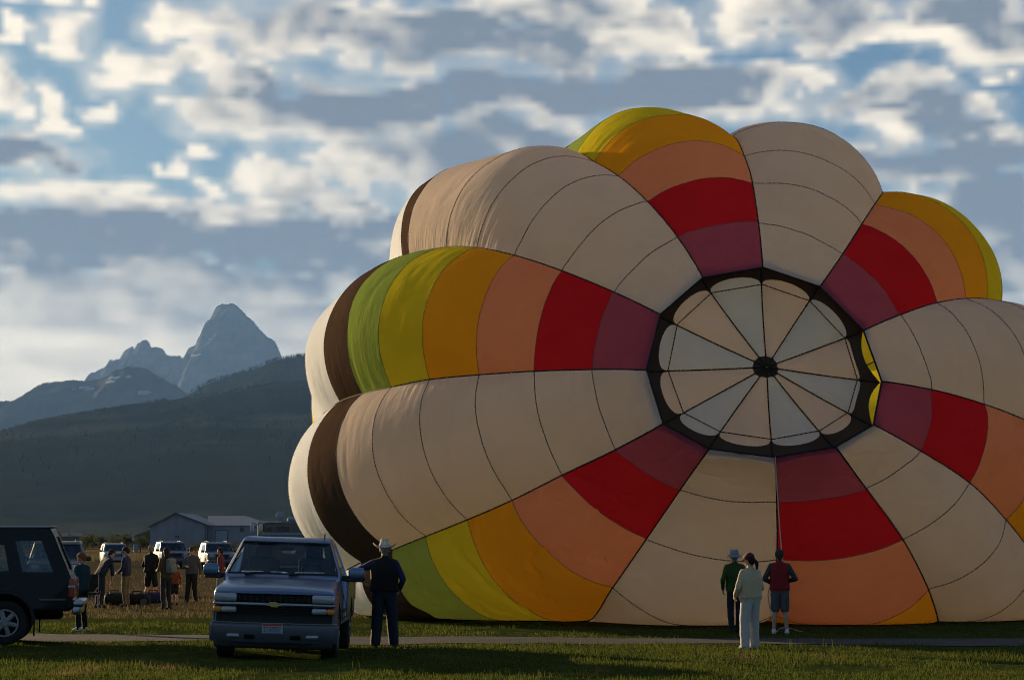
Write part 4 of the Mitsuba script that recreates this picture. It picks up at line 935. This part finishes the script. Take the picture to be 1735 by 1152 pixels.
    if hat:
        kind, mat = hat
        if kind == 'cap':
            dome = m3.Manifold.batch_hull([S(hp(0, -.02, .055), .098, 16), S(hp(0, .015, .055), .090, 16)]) - m3.Manifold.cube((.5, .5, .3)).translate((-.25, -.25, -.27)).transform(HM[:3])
            br = m3.Manifold.batch_hull([S(hp(x, y, .035 - z), .007, 6) for x, y, z in ((-.075, .06, 0), (.075, .06, 0), (-.05, .15, .018), (.05, .15, .018), (0, .165, .015))])
            kx = put('cap', soft(dome, .03, 3), mat, True, M, t); put('cap_brim', br, mat, 30, M, kx)
        else:
            cowboy = kind == 'cowboy'
            R0, R1 = (.102, .205) if cowboy else (.104, .158)
            a = np.linspace(0, 2 * np.pi, 49)[:-1]; rr = np.linspace(0, 1, 6)
            A_, Rr = np.meshgrid(a, rr)
            rad = R0 * .95 + (R1 - R0 * .95) * Rr
            x, y = rad * np.cos(A_) * (1.0 if not cowboy else .98), rad * np.sin(A_) * (1.05 if cowboy else 1) - .01
            z = .048 + (Rr ** 1.8) * ((.075 * np.abs(np.cos(A_)) ** 2.2 - .022 * np.abs(np.sin(A_))) if cowboy else -.05)
            up_ = np.stack([x, y, z], -1); dn_ = up_ - [0, 0, .008]
            V = np.vstack([up_.reshape(-1, 3), dn_.reshape(-1, 3)]); n, m_ = 48, 6; f = []
            for i in range(m_ - 1):
                j = np.arange(n); p, q_ = i * n + j, i * n + (j + 1) % n
                f += [np.stack([p, p + n, q_ + n], 1), np.stack([p, q_ + n, q_], 1)]
                f += [np.stack([p, q_ + n, p + n], 1) + n * m_, np.stack([p, q_, q_ + n], 1) + n * m_]
            j = np.arange(n); p, q_ = (m_ - 1) * n + j, (m_ - 1) * n + (j + 1) % n
            f += [np.stack([p, p + n * m_, q_ + n * m_], 1), np.stack([p, q_ + n * m_, q_], 1)]
            brim = trimesh.Trimesh(trimesh.transform_points(V, HM), np.vstack(f), process=False)
            kx = put('hat_brim', brim, mat, 40, M, t)
            hc = .135 if cowboy else .105
            cr = m3.Manifold.batch_hull([m3.Manifold.cylinder(.02, R0, R0, 24).scale((1, 1.08, 1)).translate((0, -.01, .042)), m3.Manifold.cylinder(.02, R0 * .80, R0 * .74, 24).scale((.86 if cowboy else 1, 1.1, 1)).translate((0, -.005, .03 + hc))])
            if cowboy: cr = cr - m3.Manifold.sphere(.035, 16).scale((1, 3.4, 1)).translate((0, 0, .058 + hc))
            put('hat_crown', soft(cr, .03, 4), mat, True, M @ HM, kx)
            if cowboy: put('hat_band', m3.Manifold.cylinder(.022, R0 * 1.0, R0 * .985, 32).scale((1, 1.08, 1)).translate((0, -.01, .052)) , 'hat_bluegrey', 30, M @ HM, kx)
    PEOPLE[t] = (M, J)
    return t
def gp(px, py):
    p = ground_pt(px, py); p[2] = float(ground_z(p[0], p[1])); return p

cowboy = person('man in pale cowboy hat and black vest leaning on the pickup mirror', gp(651, 1094), 4, 1.86, 'cloth_blue', 'cloth_denim', 'shoe_dark',
    dict(elL=(-.43, .0, 1.30), wrL=(-.36, .13, 1.13), elR=(.31, -.05, 1.14), wrR=(.25, .09, .97), anL=(-.15, -.04, .09), anR=(.16, .02, .09), knL=(-.12, .03, .50), knR=(.13, .03, .5)), bulk=1.28, hair='hair_grey', hat=('cowboy', 'hat_felt'), vest='cloth_black', hem=.93, wide=.026, head_down=6, curl=(.7, 1.2))
woman = person('woman in cream sweater, loose white trousers and maroon cap standing nearest on the grass', gp(1272, 1100), 32, 1.63, 'cloth_cream', 'cloth_offwhite', 'shoe_white',
    dict(elL=(-.31, -.03, 1.13), wrL=(-.25, .13, .98), elR=(.29, .02, 1.12), wrR=(.06, .28, 1.05), anL=(-.17, -.05, .09), anR=(.15, .08, .09), knL=(-.13, .0, .5), knR=(.125, .06, .5)), wide=.030, bulk=1.32, hair='hair_dark', pony=True, hat=('cap', 'cloth_maroon'), head_turn=22, head_down=10, hem=.94)
person('man in green jacket and blue grey brimmed hat beside the balloon', gp(1246, 1072), 14, 1.66, 'cloth_green', 'cloth_dark_denim', 'shoe_dark',
    dict(elL=(-.29, -.04, 1.14), wrL=(-.24, .10, .94), elR=(.28, -.02, 1.14), wrR=(.2, .12, .98), anL=(-.09, -.02, .09), anR=(.09, .05, .09)), bulk=1.12, hair='hair_grey', hat=('bucket', 'hat_bluegrey'), head_turn=-12, hem=.86, curl=(.6, .6))
ropeman = person('man in red vest and grey shorts holding the crown rope', gp(1322, 1075), -8, 1.68, 'cloth_slate', 'cloth_shorts', 'shoe_white',
    dict(elL=(-.31, -.05, 1.15), wrL=(-.16, .20, 1.06), elR=(.33, -.05, 1.15), wrR=(.14, .22, 1.10), anL=(-.13, -.03, .09), anR=(.14, -.03, .09)), bulk=1.1, hair='hair_brown', vest='cloth_red', shorts=True, head_turn=8, hem=.90)
person('ginger haired person in teal jacket behind the bumper of the black vehicle', gp(137, 1071), 62, 1.60, 'cloth_teal', 'cloth_black', 'shoe_white',
    dict(elL=(-.26, .0, 1.12), wrL=(-.2, .22, 1.05), elR=(.26, .02, 1.12), wrR=(.14, .24, 1.06)), bulk=1.05, hair='hair_ginger', long_hair=False, head_down=28, head_turn=10)
GRP = None
person('man in dark blue shirt bending forward over the bags on the grass', gp(169, 1029), -48, 1.74, 'cloth_navy', 'cloth_denim', 'shoe_dark',
    dict(elL=(-.24, .26, 1.02), wrL=(-.18, .30, .76), elR=(.24, .25, 1.02), wrR=(.16, .29, .75)), lean=30, hair='hair_dark', head_down=25, bulk=1.08)
person('man in purple blue jacket, khaki trousers and dark cap looking down', gp(213, 1027), 78, 1.70, 'cloth_blue', 'cloth_khaki', 'shoe_dark',
    dict(elL=(-.25, .02, 1.12), wrL=(-.17, .2, 1.0), elR=(.25, .02, 1.12), wrR=(.15, .2, 1.0)), hair='hair_dark', hat=('cap', 'cloth_black'), head_down=22, bulk=1.04)
person('man in black shirt and black shorts standing behind the blue bag', gp(255, 1019), -22, 1.74, 'cloth_black', 'cloth_black', 'shoe_dark',
    dict(elL=(-.29, .0, 1.14), wrL=(-.16, .22, 1.08), elR=(.30, .0, 1.14), wrR=(.12, .24, 1.1), anL=(-.18, -.02, .09), anR=(.18, .0, .09), knL=(-.14, .03, .5), knR=(.15, .03, .5)), hair='hair_grey', shorts=True, bulk=1.25)
packer = person('dark haired woman in olive jacket wearing a pale daypack', gp(281, 1031), 48, 1.70, 'cloth_olive', 'cloth_dark_denim', 'shoe_dark',
    dict(elL=(-.26, .02, 1.13), wrL=(-.14, .23, 1.12), elR=(.26, .02, 1.13), wrR=(.12, .23, 1.12)), hair='hair_dark', long_hair=True, bulk=1.06)
person('child in orange top half hidden behind the woman with the daypack', gp(295, 1024), 20, 1.18, 'cloth_orange', 'cloth_black', 'shoe_dark', None, hair='hair_brown', shorts=True)
person('person in grey jacket, black trousers and sunglasses facing the camera in the field', gp(324, 1021), 176, 1.68, 'cloth_grey', 'cloth_black', 'shoe_dark',
    dict(elR=(.27, .0, 1.14), wrR=(.13, .22, 1.16), elL=(-.28, -.02, 1.12), wrL=(-.30, .06, .88), anL=(-.14, 0, .09), anR=(.15, 0, .09)), hair='hair_brown', hat=('cap', 'hair_brown'), eyewear=True, bulk=1.08, wide=.012)
person('person half hidden behind the passenger mirror of the silver pickup', gp(373, 1016), 80, 1.64, 'cloth_maroon', 'cloth_pale', 'shoe_dark', None, hair='hair_dark')

# daypack: hangs on the woman's shoulders, a thing of its own
M, J = PEOPLE[packer]
k = thing('daypack', 'pale grey daypack on the back of the woman in olive', 'backpack')
put('bag_body', soft(uni([rbox(.30, .17, .44, .06, (0, -.20, 1.24)), rbox(.24, .10, .22, .04, (0, -.30, 1.15))]), .04, 4, .006), 'cloth_pale', True, M, k)
for sx in (-1, 1):
    put('shoulder_strap', tube([(sx * .11, -.12, 1.10), (sx * .13, .12, 1.20), (sx * .12, .13, 1.36), (sx * .11, .04, 1.50), (sx * .10, -.12, 1.44)], .022, 6), 'cloth_black', True, M, k)
# ------------------------------------------------------------------ bags and ropes
def bag(px, py, yaw, dims, mat, label, wheels=False, trim='black_plastic', extra=None):
    L, W, Hh = dims; p = gp(px, py); M = place(p, yaw)
    k = thing('duffel_bag', label, 'bag')
    put('bag_body', soft(rbox(L, W, Hh, min(Hh, W) * .42, (0, 0, Hh / 2 + .01)), .06, 4, .02, px), mat, True, M, k)
    for sy in (-1, 1): put('handle', tube([(-.16, sy * W * .3, Hh * .9), (-.10, sy * W * .22, Hh + .07), (.10, sy * W * .22, Hh + .07), (.16, sy * W * .3, Hh * .9)], .018, 6), trim, True, M, k)
    if wheels:
        for sy in (-1, 1):
            c = tm(m3.Manifold.cylinder(.05, .10, .10, 20)); c.apply_transform(trimesh.transformations.rotation_matrix(math.pi / 2, [1, 0, 0])); c.apply_translation([L * .32, sy * W * .5 + .025, .10])
            put('bag_wheel', c, 'paint_grey', 30, M, k)
    else: put('zip', tube([(-L * .4, 0, Hh + .008), (L * .4, 0, Hh + .008)], .012, 5), trim, True, M, k)
bag(194, 1025, 10, (.62, .42, .38), 'cloth_black', 'rounded black bag on the grass between the bending man and the man in khaki', False, 'paint_grey')
bag(232, 1024, -5, (.78, .40, .34), 'cloth_black', 'black wheeled bag on the grass beside the blue bag', True)
bag(259, 1022, 4, (.70, .38, .33), 'cloth_blue', 'blue bag on the grass by the man in shorts', False, 'cloth_red')
# a folded camp chair held upright near the bending man
p = gp(152, 1031); M = place(p, 20)
k = thing('camp_chair', 'dark folding camp chair standing left of the bending man', 'chair')
for sx in (-1, 1):
    put('leg', tube([(sx * .26, -.22, .0), (-sx * .26, .22, .62)], .014, 6), 'alloy', True, M, k)
    put('leg', tube([(sx * .26, .22, .0), (sx * .27, .25, .95)], .014, 6), 'alloy', True, M, k)
put('seat', soft(rbox(.54, .46, .05, .02, (0, 0, .44)), .08, 2, .02), 'cloth_black', True, M, k)
put('backrest', soft(rbox(.54, .04, .48, .015, (0, .25, .72)), .08, 2, .02), 'cloth_black', True, M, k)

M, J = PEOPLE[ropeman]
hR = trimesh.transform_points([J['wrR'] + [-.03, .07, .0]], M)[0]; hL = trimesh.transform_points([J['wrL'] + [.02, .08, 0]], M)[0]
r0 = CROWN['G'] + [0, -.05, 0]
def sagging(a, b, s, n=24):
    f = np.linspace(0, 1, n)[:, None]; q = a + (b - a) * f; q[:, 2] -= (4 * f * (1 - f) * s)[:, 0]; return q
tail = [hL, hL + [-.10, .02, -.25], hL + [-.04, .05, -.62], hL + [.05, .1, -.98]]
e = gp(1341, 1066); tail += [np.array([e[0] - .25, e[1] - .05, e[2] + .02]), e + [0, 0, .015], gp(1352, 1070) + [0, 0, .015], gp(1360, 1071) + [0, 0, .015]]
tc = CubicSpline(np.arange(len(tail)), np.array(tail))(np.linspace(0, len(tail) - 1, 60)); tc[:, 2] = np.maximum(tc[:, 2], ground_z(tc[:, 0], tc[:, 1]) + .012)
bsdf('rope_fibre', {'type': 'twosided', 'b': {'type': 'principled', 'base_color': rgb((.42, .38, .32)), 'roughness': .9}})
k = thing('crown_rope', 'thin pale rope running from the balloon crown to the man in the red vest', 'rope')
scene[k] = mikit.ply(tube(np.vstack([sagging(r0, hR, .35), sagging(hR, hL, .06, 6)[1:], tc[1:]]), .011, 6), 'rope_fibre', True)

# ------------------------------------------------------------------ the far edge of the field
D = 450.0
def wx(px, d=D): return (px - CX) / F * d
def wz(py, d=D): return EYE + (HZ - py) / F * d
paint('barn_metal', (.30, .34, .42), .55, .0, .0); paint('barn_roof', (.10, .12, .155), .6, .0); paint('barn_trim', (.05, .055, .06), .6); paint('barn_door', (.24, .27, .31), .6); paint('old_boards', (.085, .075, .04), .85); paint('dark_pane', (.02, .022, .025), .2)
bsdf('ribbed_metal', {'type': 'twosided', 'b': {'type': 'principled', 'roughness': .55, 'specular': .35, 'base_color': proc(lambda p, n, uv: mix((.17, .185, .215), (.225, .24, .275), noise((p.x + p.y) * 1.7, p.z * .3, 0)))}})
k = thing('metal_barn', 'large pale metal barn with gabled front and long side wing', 'barn')
x0, x1, xr = wx(257), wx(350), wx(300); ze, zr_, ze2 = wz(893), wz(871), wz(889)
L = 26.0
wall = prism_y([(x0, -.2), (x1, -.2), (x1, ze2), (xr, zr_), (x0, ze)], D, D + L)
put('wall', wall, 'ribbed_metal', False, None, k)
for i in range(12):
    x = x0 + (x1 - x0) * (i + .5) / 12; top = np.interp(x, [x0, xr, x1], [ze, zr_, ze2]) - .25
    put('wall_rib', box(x - .03, x + .03, D - .05, D, 0, top), 'ribbed_metal', False, None, k + '__wall')
rf = [(x0 - .4, ze - .18), (xr, zr_), (x1 + .4, ze2 - .18), (x1 + .4, ze2 + .05), (xr, zr_ + .26), (x0 - .4, ze + .05)]
r_ = put('roof', prism_y(rf, D - .4, D + L + .4), 'barn_roof', False, None, k)
put('roof_trim', prism_y([(x0 - .45, ze - .25), (xr, zr_ - .02), (x1 + .45, ze2 - .25), (x1 + .45, ze2 + .09), (xr, zr_ + .31), (x0 - .45, ze + .09)], D - .52, D - .4) , 'barn_trim', False, None, r_)
put('corner_post', box(x1 - .12, x1 + .10, D - .12, D, 0, ze2), 'barn_trim', False, None, k)
# side wing: runs to the right behind the vehicles
wx1 = wx(452)
put('wing_wall', box(x1 + .1, wx1, D + 3, D + L, -.2, wz(890)), 'ribbed_metal', False, None, k)
for i in range(9):
    x = x1 + (wx1 - x1) * (i + .6) / 9
    if not (wx(362) < x < wx(387) or wx(404) < x < wx(413)): put('wall_rib', box(x - .03, x + .03, D + 2.95, D + 3.0, 0, wz(890) - .1), 'ribbed_metal', False, None, k + '__wing_wall')
wr = hull_pts([(x1 + .1, D + 2.6, wz(890)), (wx1 + .5, D + 2.6, wz(890)), (wx1 + .5, D + L, wz(890)), (x1 + .1, D + L, wz(890)), (x1 - 1.5, D + 14, wz(872.5)), (wx(402), D + 14, wz(872.5))])
put('wing_roof', wr, 'barn_roof', False, None, k)
d_ = put('door', box(wx(364), wx(384), D + 2.93, D + 3.0, 0, wz(899)), 'barn_door', False, None, k)
put('door_frame', box(wx(363), wx(385.5), D + 2.9, D + 2.95, 0, wz(897.5)) - box(wx(364.2), wx(384), D + 2, D + 4, -1, wz(899)), 'barn_trim', False, None, d_)
w_ = put('window', box(wx(405), wx(412), D + 2.9, D + 3.0, wz(901), wz(893)), 'barn_trim', False, None, k)
put('pane', box(wx(406), wx(411), D + 2.87, D + 2.91, wz(900), wz(894)), 'dark_pane', False, None, w_)
for i, px in enumerate((300, 304)): put('vent', box(wx(px), wx(px + 2), D - .08, D, wz(911), wz(907)), 'dark_pane', False, None, k)
put('lean_to', prism_y([(x0, -.2), (x0, ze - .1), (wx(222), wz(907)), (wx(222), -.2)], D + 6, D + 18), 'old_boards', False, None, k, 'olive brown boarded lean-to')

# motor home by the balloon
D2 = 128.0
k = thing('motor_home', 'dark motor home with sunlit mirror posts between barn and balloon', 'motor home')
def x2(px): return wx(px, D2)
def z2(py): return wz(py, D2)
B = rbox(x2(560) - x2(437), 2.5, z2(884) - .45, .12, ((x2(560) + x2(437)) / 2, D2 + 1.25, (z2(884) + .45) / 2))
put('body', B, 'paint_grey', 30, None, k)
put('side_stripe', box(x2(437) + .1, x2(560) - .1, D2 - .012, D2, z2(906), z2(902)), 'paint_silver', False, None, k)
put('side_window', box(x2(446), x2(462), D2 - .02, D2 + .1, z2(901), z2(892)), 'dark_pane', False, None, k)
put('side_window', box(x2(470), x2(492), D2 - .02, D2 + .1, z2(901), z2(892)), 'dark_pane', False, None, k)
put('windshield', box(x2(437) - .02, x2(437) + .05, D2 + .25, D2 + 2.25, z2(904), z2(889)), 'dark_pane', False, None, k)
for px in (431, 445):
    m = put('mirror_arm', tube([(x2(px) + .25, D2 - .1, z2(888)), (x2(px), D2 - .35, z2(886)), (x2(px), D2 - .4, z2(892))], .05, 6), 'chrome', True, None, k)
    put('mirror', rbox(.22, .1, .50, .04, (x2(px), D2 - .42, z2(894))), 'chrome', 30, None, m)
put('awning_rail', rbox(x2(478) - x2(447), .12, .12, .04, ((x2(478) + x2(447)) / 2, D2 - .07, z2(885))), 'chrome', 30, None, k)
put('roof_unit', rbox(1.0, .9, .30, .08, (x2(500), D2 + 1.2, z2(884) + .15)), 'paint_white', 30, None, k)
dish = tm(m3.Manifold.sphere(.28, 20).scale((1, .35, 1))); dish.apply_translation([x2(473.5), D2 + .9, z2(874)])
a = put('antenna', tube([(x2(474), D2 + .9, z2(884)), (x2(474), D2 + .9, z2(873))], .04, 6), 'paint_white', True, None, k); put('antenna_dish', dish, 'paint_white', 30, None, a)
for px in (452, 536): wheel(k, place((0, 0, 0)), x2(px), D2 + .3, .42, .28, 1) if False else put('wheel', tm(m3.Manifold.cylinder(.26, .42, .42, 28).rotate((90, 0, 0)).translate((x2(px), D2 + .28, .42))), 'tyre_rubber', 30, None, k)

# pole fence along the field edge
D3 = 300.0
paint('weathered_wood', (.07, .06, .045), .9)
k = thing('pole_fence', 'weathered wooden pole fence along the far edge of the field', 'fence')
rr_ = np.random.default_rng(12)
fx = np.arange(wx(-40, D3), wx(470, D3), 2.6)
for x in fx:
    h = 1.35 + .12 * rr_.random()
    put('post', tube([(x, D3, -.1), (x + .04 * rr_.standard_normal(), D3, h)], .085, 6), 'weathered_wood', True, None, k)
for z in (.35, .78, 1.18):
    for i in range(0, len(fx) - 1, 2):
        x1_ = fx[min(i + 2, len(fx) - 1)]
        put('rail', tube([(fx[i] - .15, D3 - .1, z + .05 * rr_.standard_normal()), (x1_ + .15, D3 - .1, z + .05 * rr_.standard_normal())], .05, 5), 'weathered_wood', True, None, k)

# low sheds and scrub behind the fence
k = thing('farm_shed', 'low dark shed with sunlit chimney far behind the parked vehicles', 'shed')
D4 = 520.0
sx0, sx1 = wx(104, D4), wx(138, D4)
put('wall', box(sx0, sx1, D4, D4 + 6, -.2, wz(908, D4)), 'old_boards', False, None, k)
r_ = put('roof', hull_pts([(sx0 - .4, D4 - .4, wz(908.5, D4)), (sx1 + .4, D4 - .4, wz(908.5, D4)), (sx0 - .4, D4 + 6.4, wz(908.5, D4)), (sx1 + .4, D4 + 6.4, wz(908.5, D4)), (sx0, D4 + 3, wz(903, D4)), (sx1, D4 + 3, wz(903, D4))]), 'barn_trim', False, None, k)
paint('old_brick', (.42, .24, .14), .85)
put('chimney', uni([box(wx(115.5, D4), wx(118.5, D4), D4 + 1.6, D4 + 2.2, wz(907, D4), wz(898, D4)), box(wx(116, D4), wx(118, D4), D4 + 1.65, D4 + 2.15, wz(898, D4), wz(896, D4))]), 'old_brick', False, None, r_)
k = thing('farm_shed', 'small blue grey low roofed shed left of the barn behind the fence', 'shed')
put('wall', box(wx(222, D4), wx(248, D4), D4, D4 + 5, -.2, wz(916, D4)), 'barn_trim', False, None, k)
put('roof', hull_pts([(wx(220, D4), D4 - .3, wz(916, D4)), (wx(250, D4), D4 - .3, wz(916, D4)), (wx(220, D4), D4 + 5.3, wz(916, D4)), (wx(250, D4), D4 + 5.3, wz(916, D4)), (wx(226, D4), D4 + 2.5, wz(912.5, D4)), (wx(243, D4), D4 + 2.5, wz(912.5, D4))]), 'barn_roof', False, None, k)
k = thing('water_tank', 'small white upright tank behind the fence left of the barn', 'tank')
scene[k] = mikit.ply((lambda c: (c.apply_translation([wx(233, 310), 310, .75]), c)[1])(trimesh.creation.cylinder(.36, 1.5, sections=24)), 'paint_white', 30)

def shrub(px, py_top, d, w, seed, mat, label, n=700):
    r = np.random.default_rng(seed); x = wx(px, d); h = wz(py_top, d)
    k = thing('shrub', label, 'shrub', 'scrub bushes behind the fence')
    put('stem', uni([bone((x, d, -.1), .12, (x + (r.random() - .5) * w * .6, d + (r.random() - .5) * w * .5, h * (.55 + .3 * r.random())), .04) for _ in range(4)]), 'weathered_wood', 30, None, k)
    cl = r.normal(size=(9, 3)) * [w * .24, w * .2, h * .16] + [x, d, h * .58]
    c = cl[r.integers(0, 9, n)] + r.normal(size=(n, 3)) * [w * .11, w * .1, h * .11]
    c[:, 2] = np.clip(c[:, 2], .1, h)
    a = r.normal(size=(n, 3)); a /= np.linalg.norm(a, axis=1, keepdims=True); b = np.cross(a, r.normal(size=(n, 3))); b /= np.linalg.norm(b, axis=1, keepdims=True)
    s = (h * .045 * (.6 + .8 * r.random(n)))[:, None]
    V = np.stack([c - a * s, c + b * s * .6, c + a * s, c - b * s * .6], 1).reshape(-1, 3); o = (np.arange(n) * 4)[:, None]
    put('crown', trimesh.Trimesh(V, np.vstack([o + [0, 1, 2], o + [0, 2, 3]]), process=False), mat, False, None, k)
bsdf('scrub_leaf', {'type': 'principledthin', 'roughness': .7, 'diff_trans': .7, 'base_color': grainy((.035, .042, .018), (.08, .08, .03), .8)})
SHR_ = [(20, 903, 420), (48, 905, 440), (72, 900, 430), (92, 898, 400), (148, 905, 430), (160, 902, 440), (176, 904, 410), (192, 903, 450), (204, 906, 420), (216, 903, 430), (244, 908, 420), (345, 916, 330), (392, 918, 330), (420, 917, 340)]
SHL = ['scrub bush leftmost of the row behind the pole fence', 'second scrub bush from the left behind the black vehicle', 'scrub bush behind the rear window of the black vehicle', 'tallest scrub bush, just left of the dark shed',
 'scrub bush just right of the chimneyed shed', 'second scrub bush right of the chimneyed shed', 'scrub bush above the left roof edge of the white parked vehicle', 'scrub bush above the roof of the white parked vehicle', 'scrub bush right above the white vehicle mirror', 'scrub bush at the left end of the blue grey shed', 'scrub bush between blue grey shed and barn',
 'low scrub bush before the barn corner post', 'low scrub bush before the barn wing door', 'low scrub bush rightmost, before the barn wing window']
for i, (px, pt, d) in enumerate(SHR_):
    shrub(px, pt, d, 2.4 + (i * 37 % 10) * .14, 100 + i, 'scrub_leaf', SHL[i])

# tall dry weeds at the foot of the fence and the barn
def weeds(n, y0, y1, h, w, seed):
    r = np.random.default_rng(seed); y = y0 + (y1 - y0) * r.random(n); x = (-30 - CX + r.random(n) * 560) / F * y
    hh = h * (.4 + .8 * meshkit.fbm(np.stack([x * .25, y * .1, 0 * x], -1), 3, seed)) * (.6 + .6 * r.random(n)); a = r.random(n) * 6.28
    b = np.stack([x, y, 0 * x - .02], 1); q = np.stack([np.cos(a), np.sin(a), 0 * a], 1) * w
    t = b + np.stack([hh * .25 * np.cos(a * 3), hh * .25 * np.sin(a * 3), hh], 1)
    V = np.stack([b - q, b + q, t], 1).reshape(-1, 3); return trimesh.Trimesh(V, np.arange(3 * n).reshape(-1, 3), process=False)
struct('field_weeds', trimesh.util.concatenate([weeds(26000, 200, 330, .65, .035, 1), weeds(16000, 330, 470, 1.0, .06, 2)]), 'dry_blade', False, 'stuff', 'pale dry weeds along the fence and in front of the barn', 'weeds')
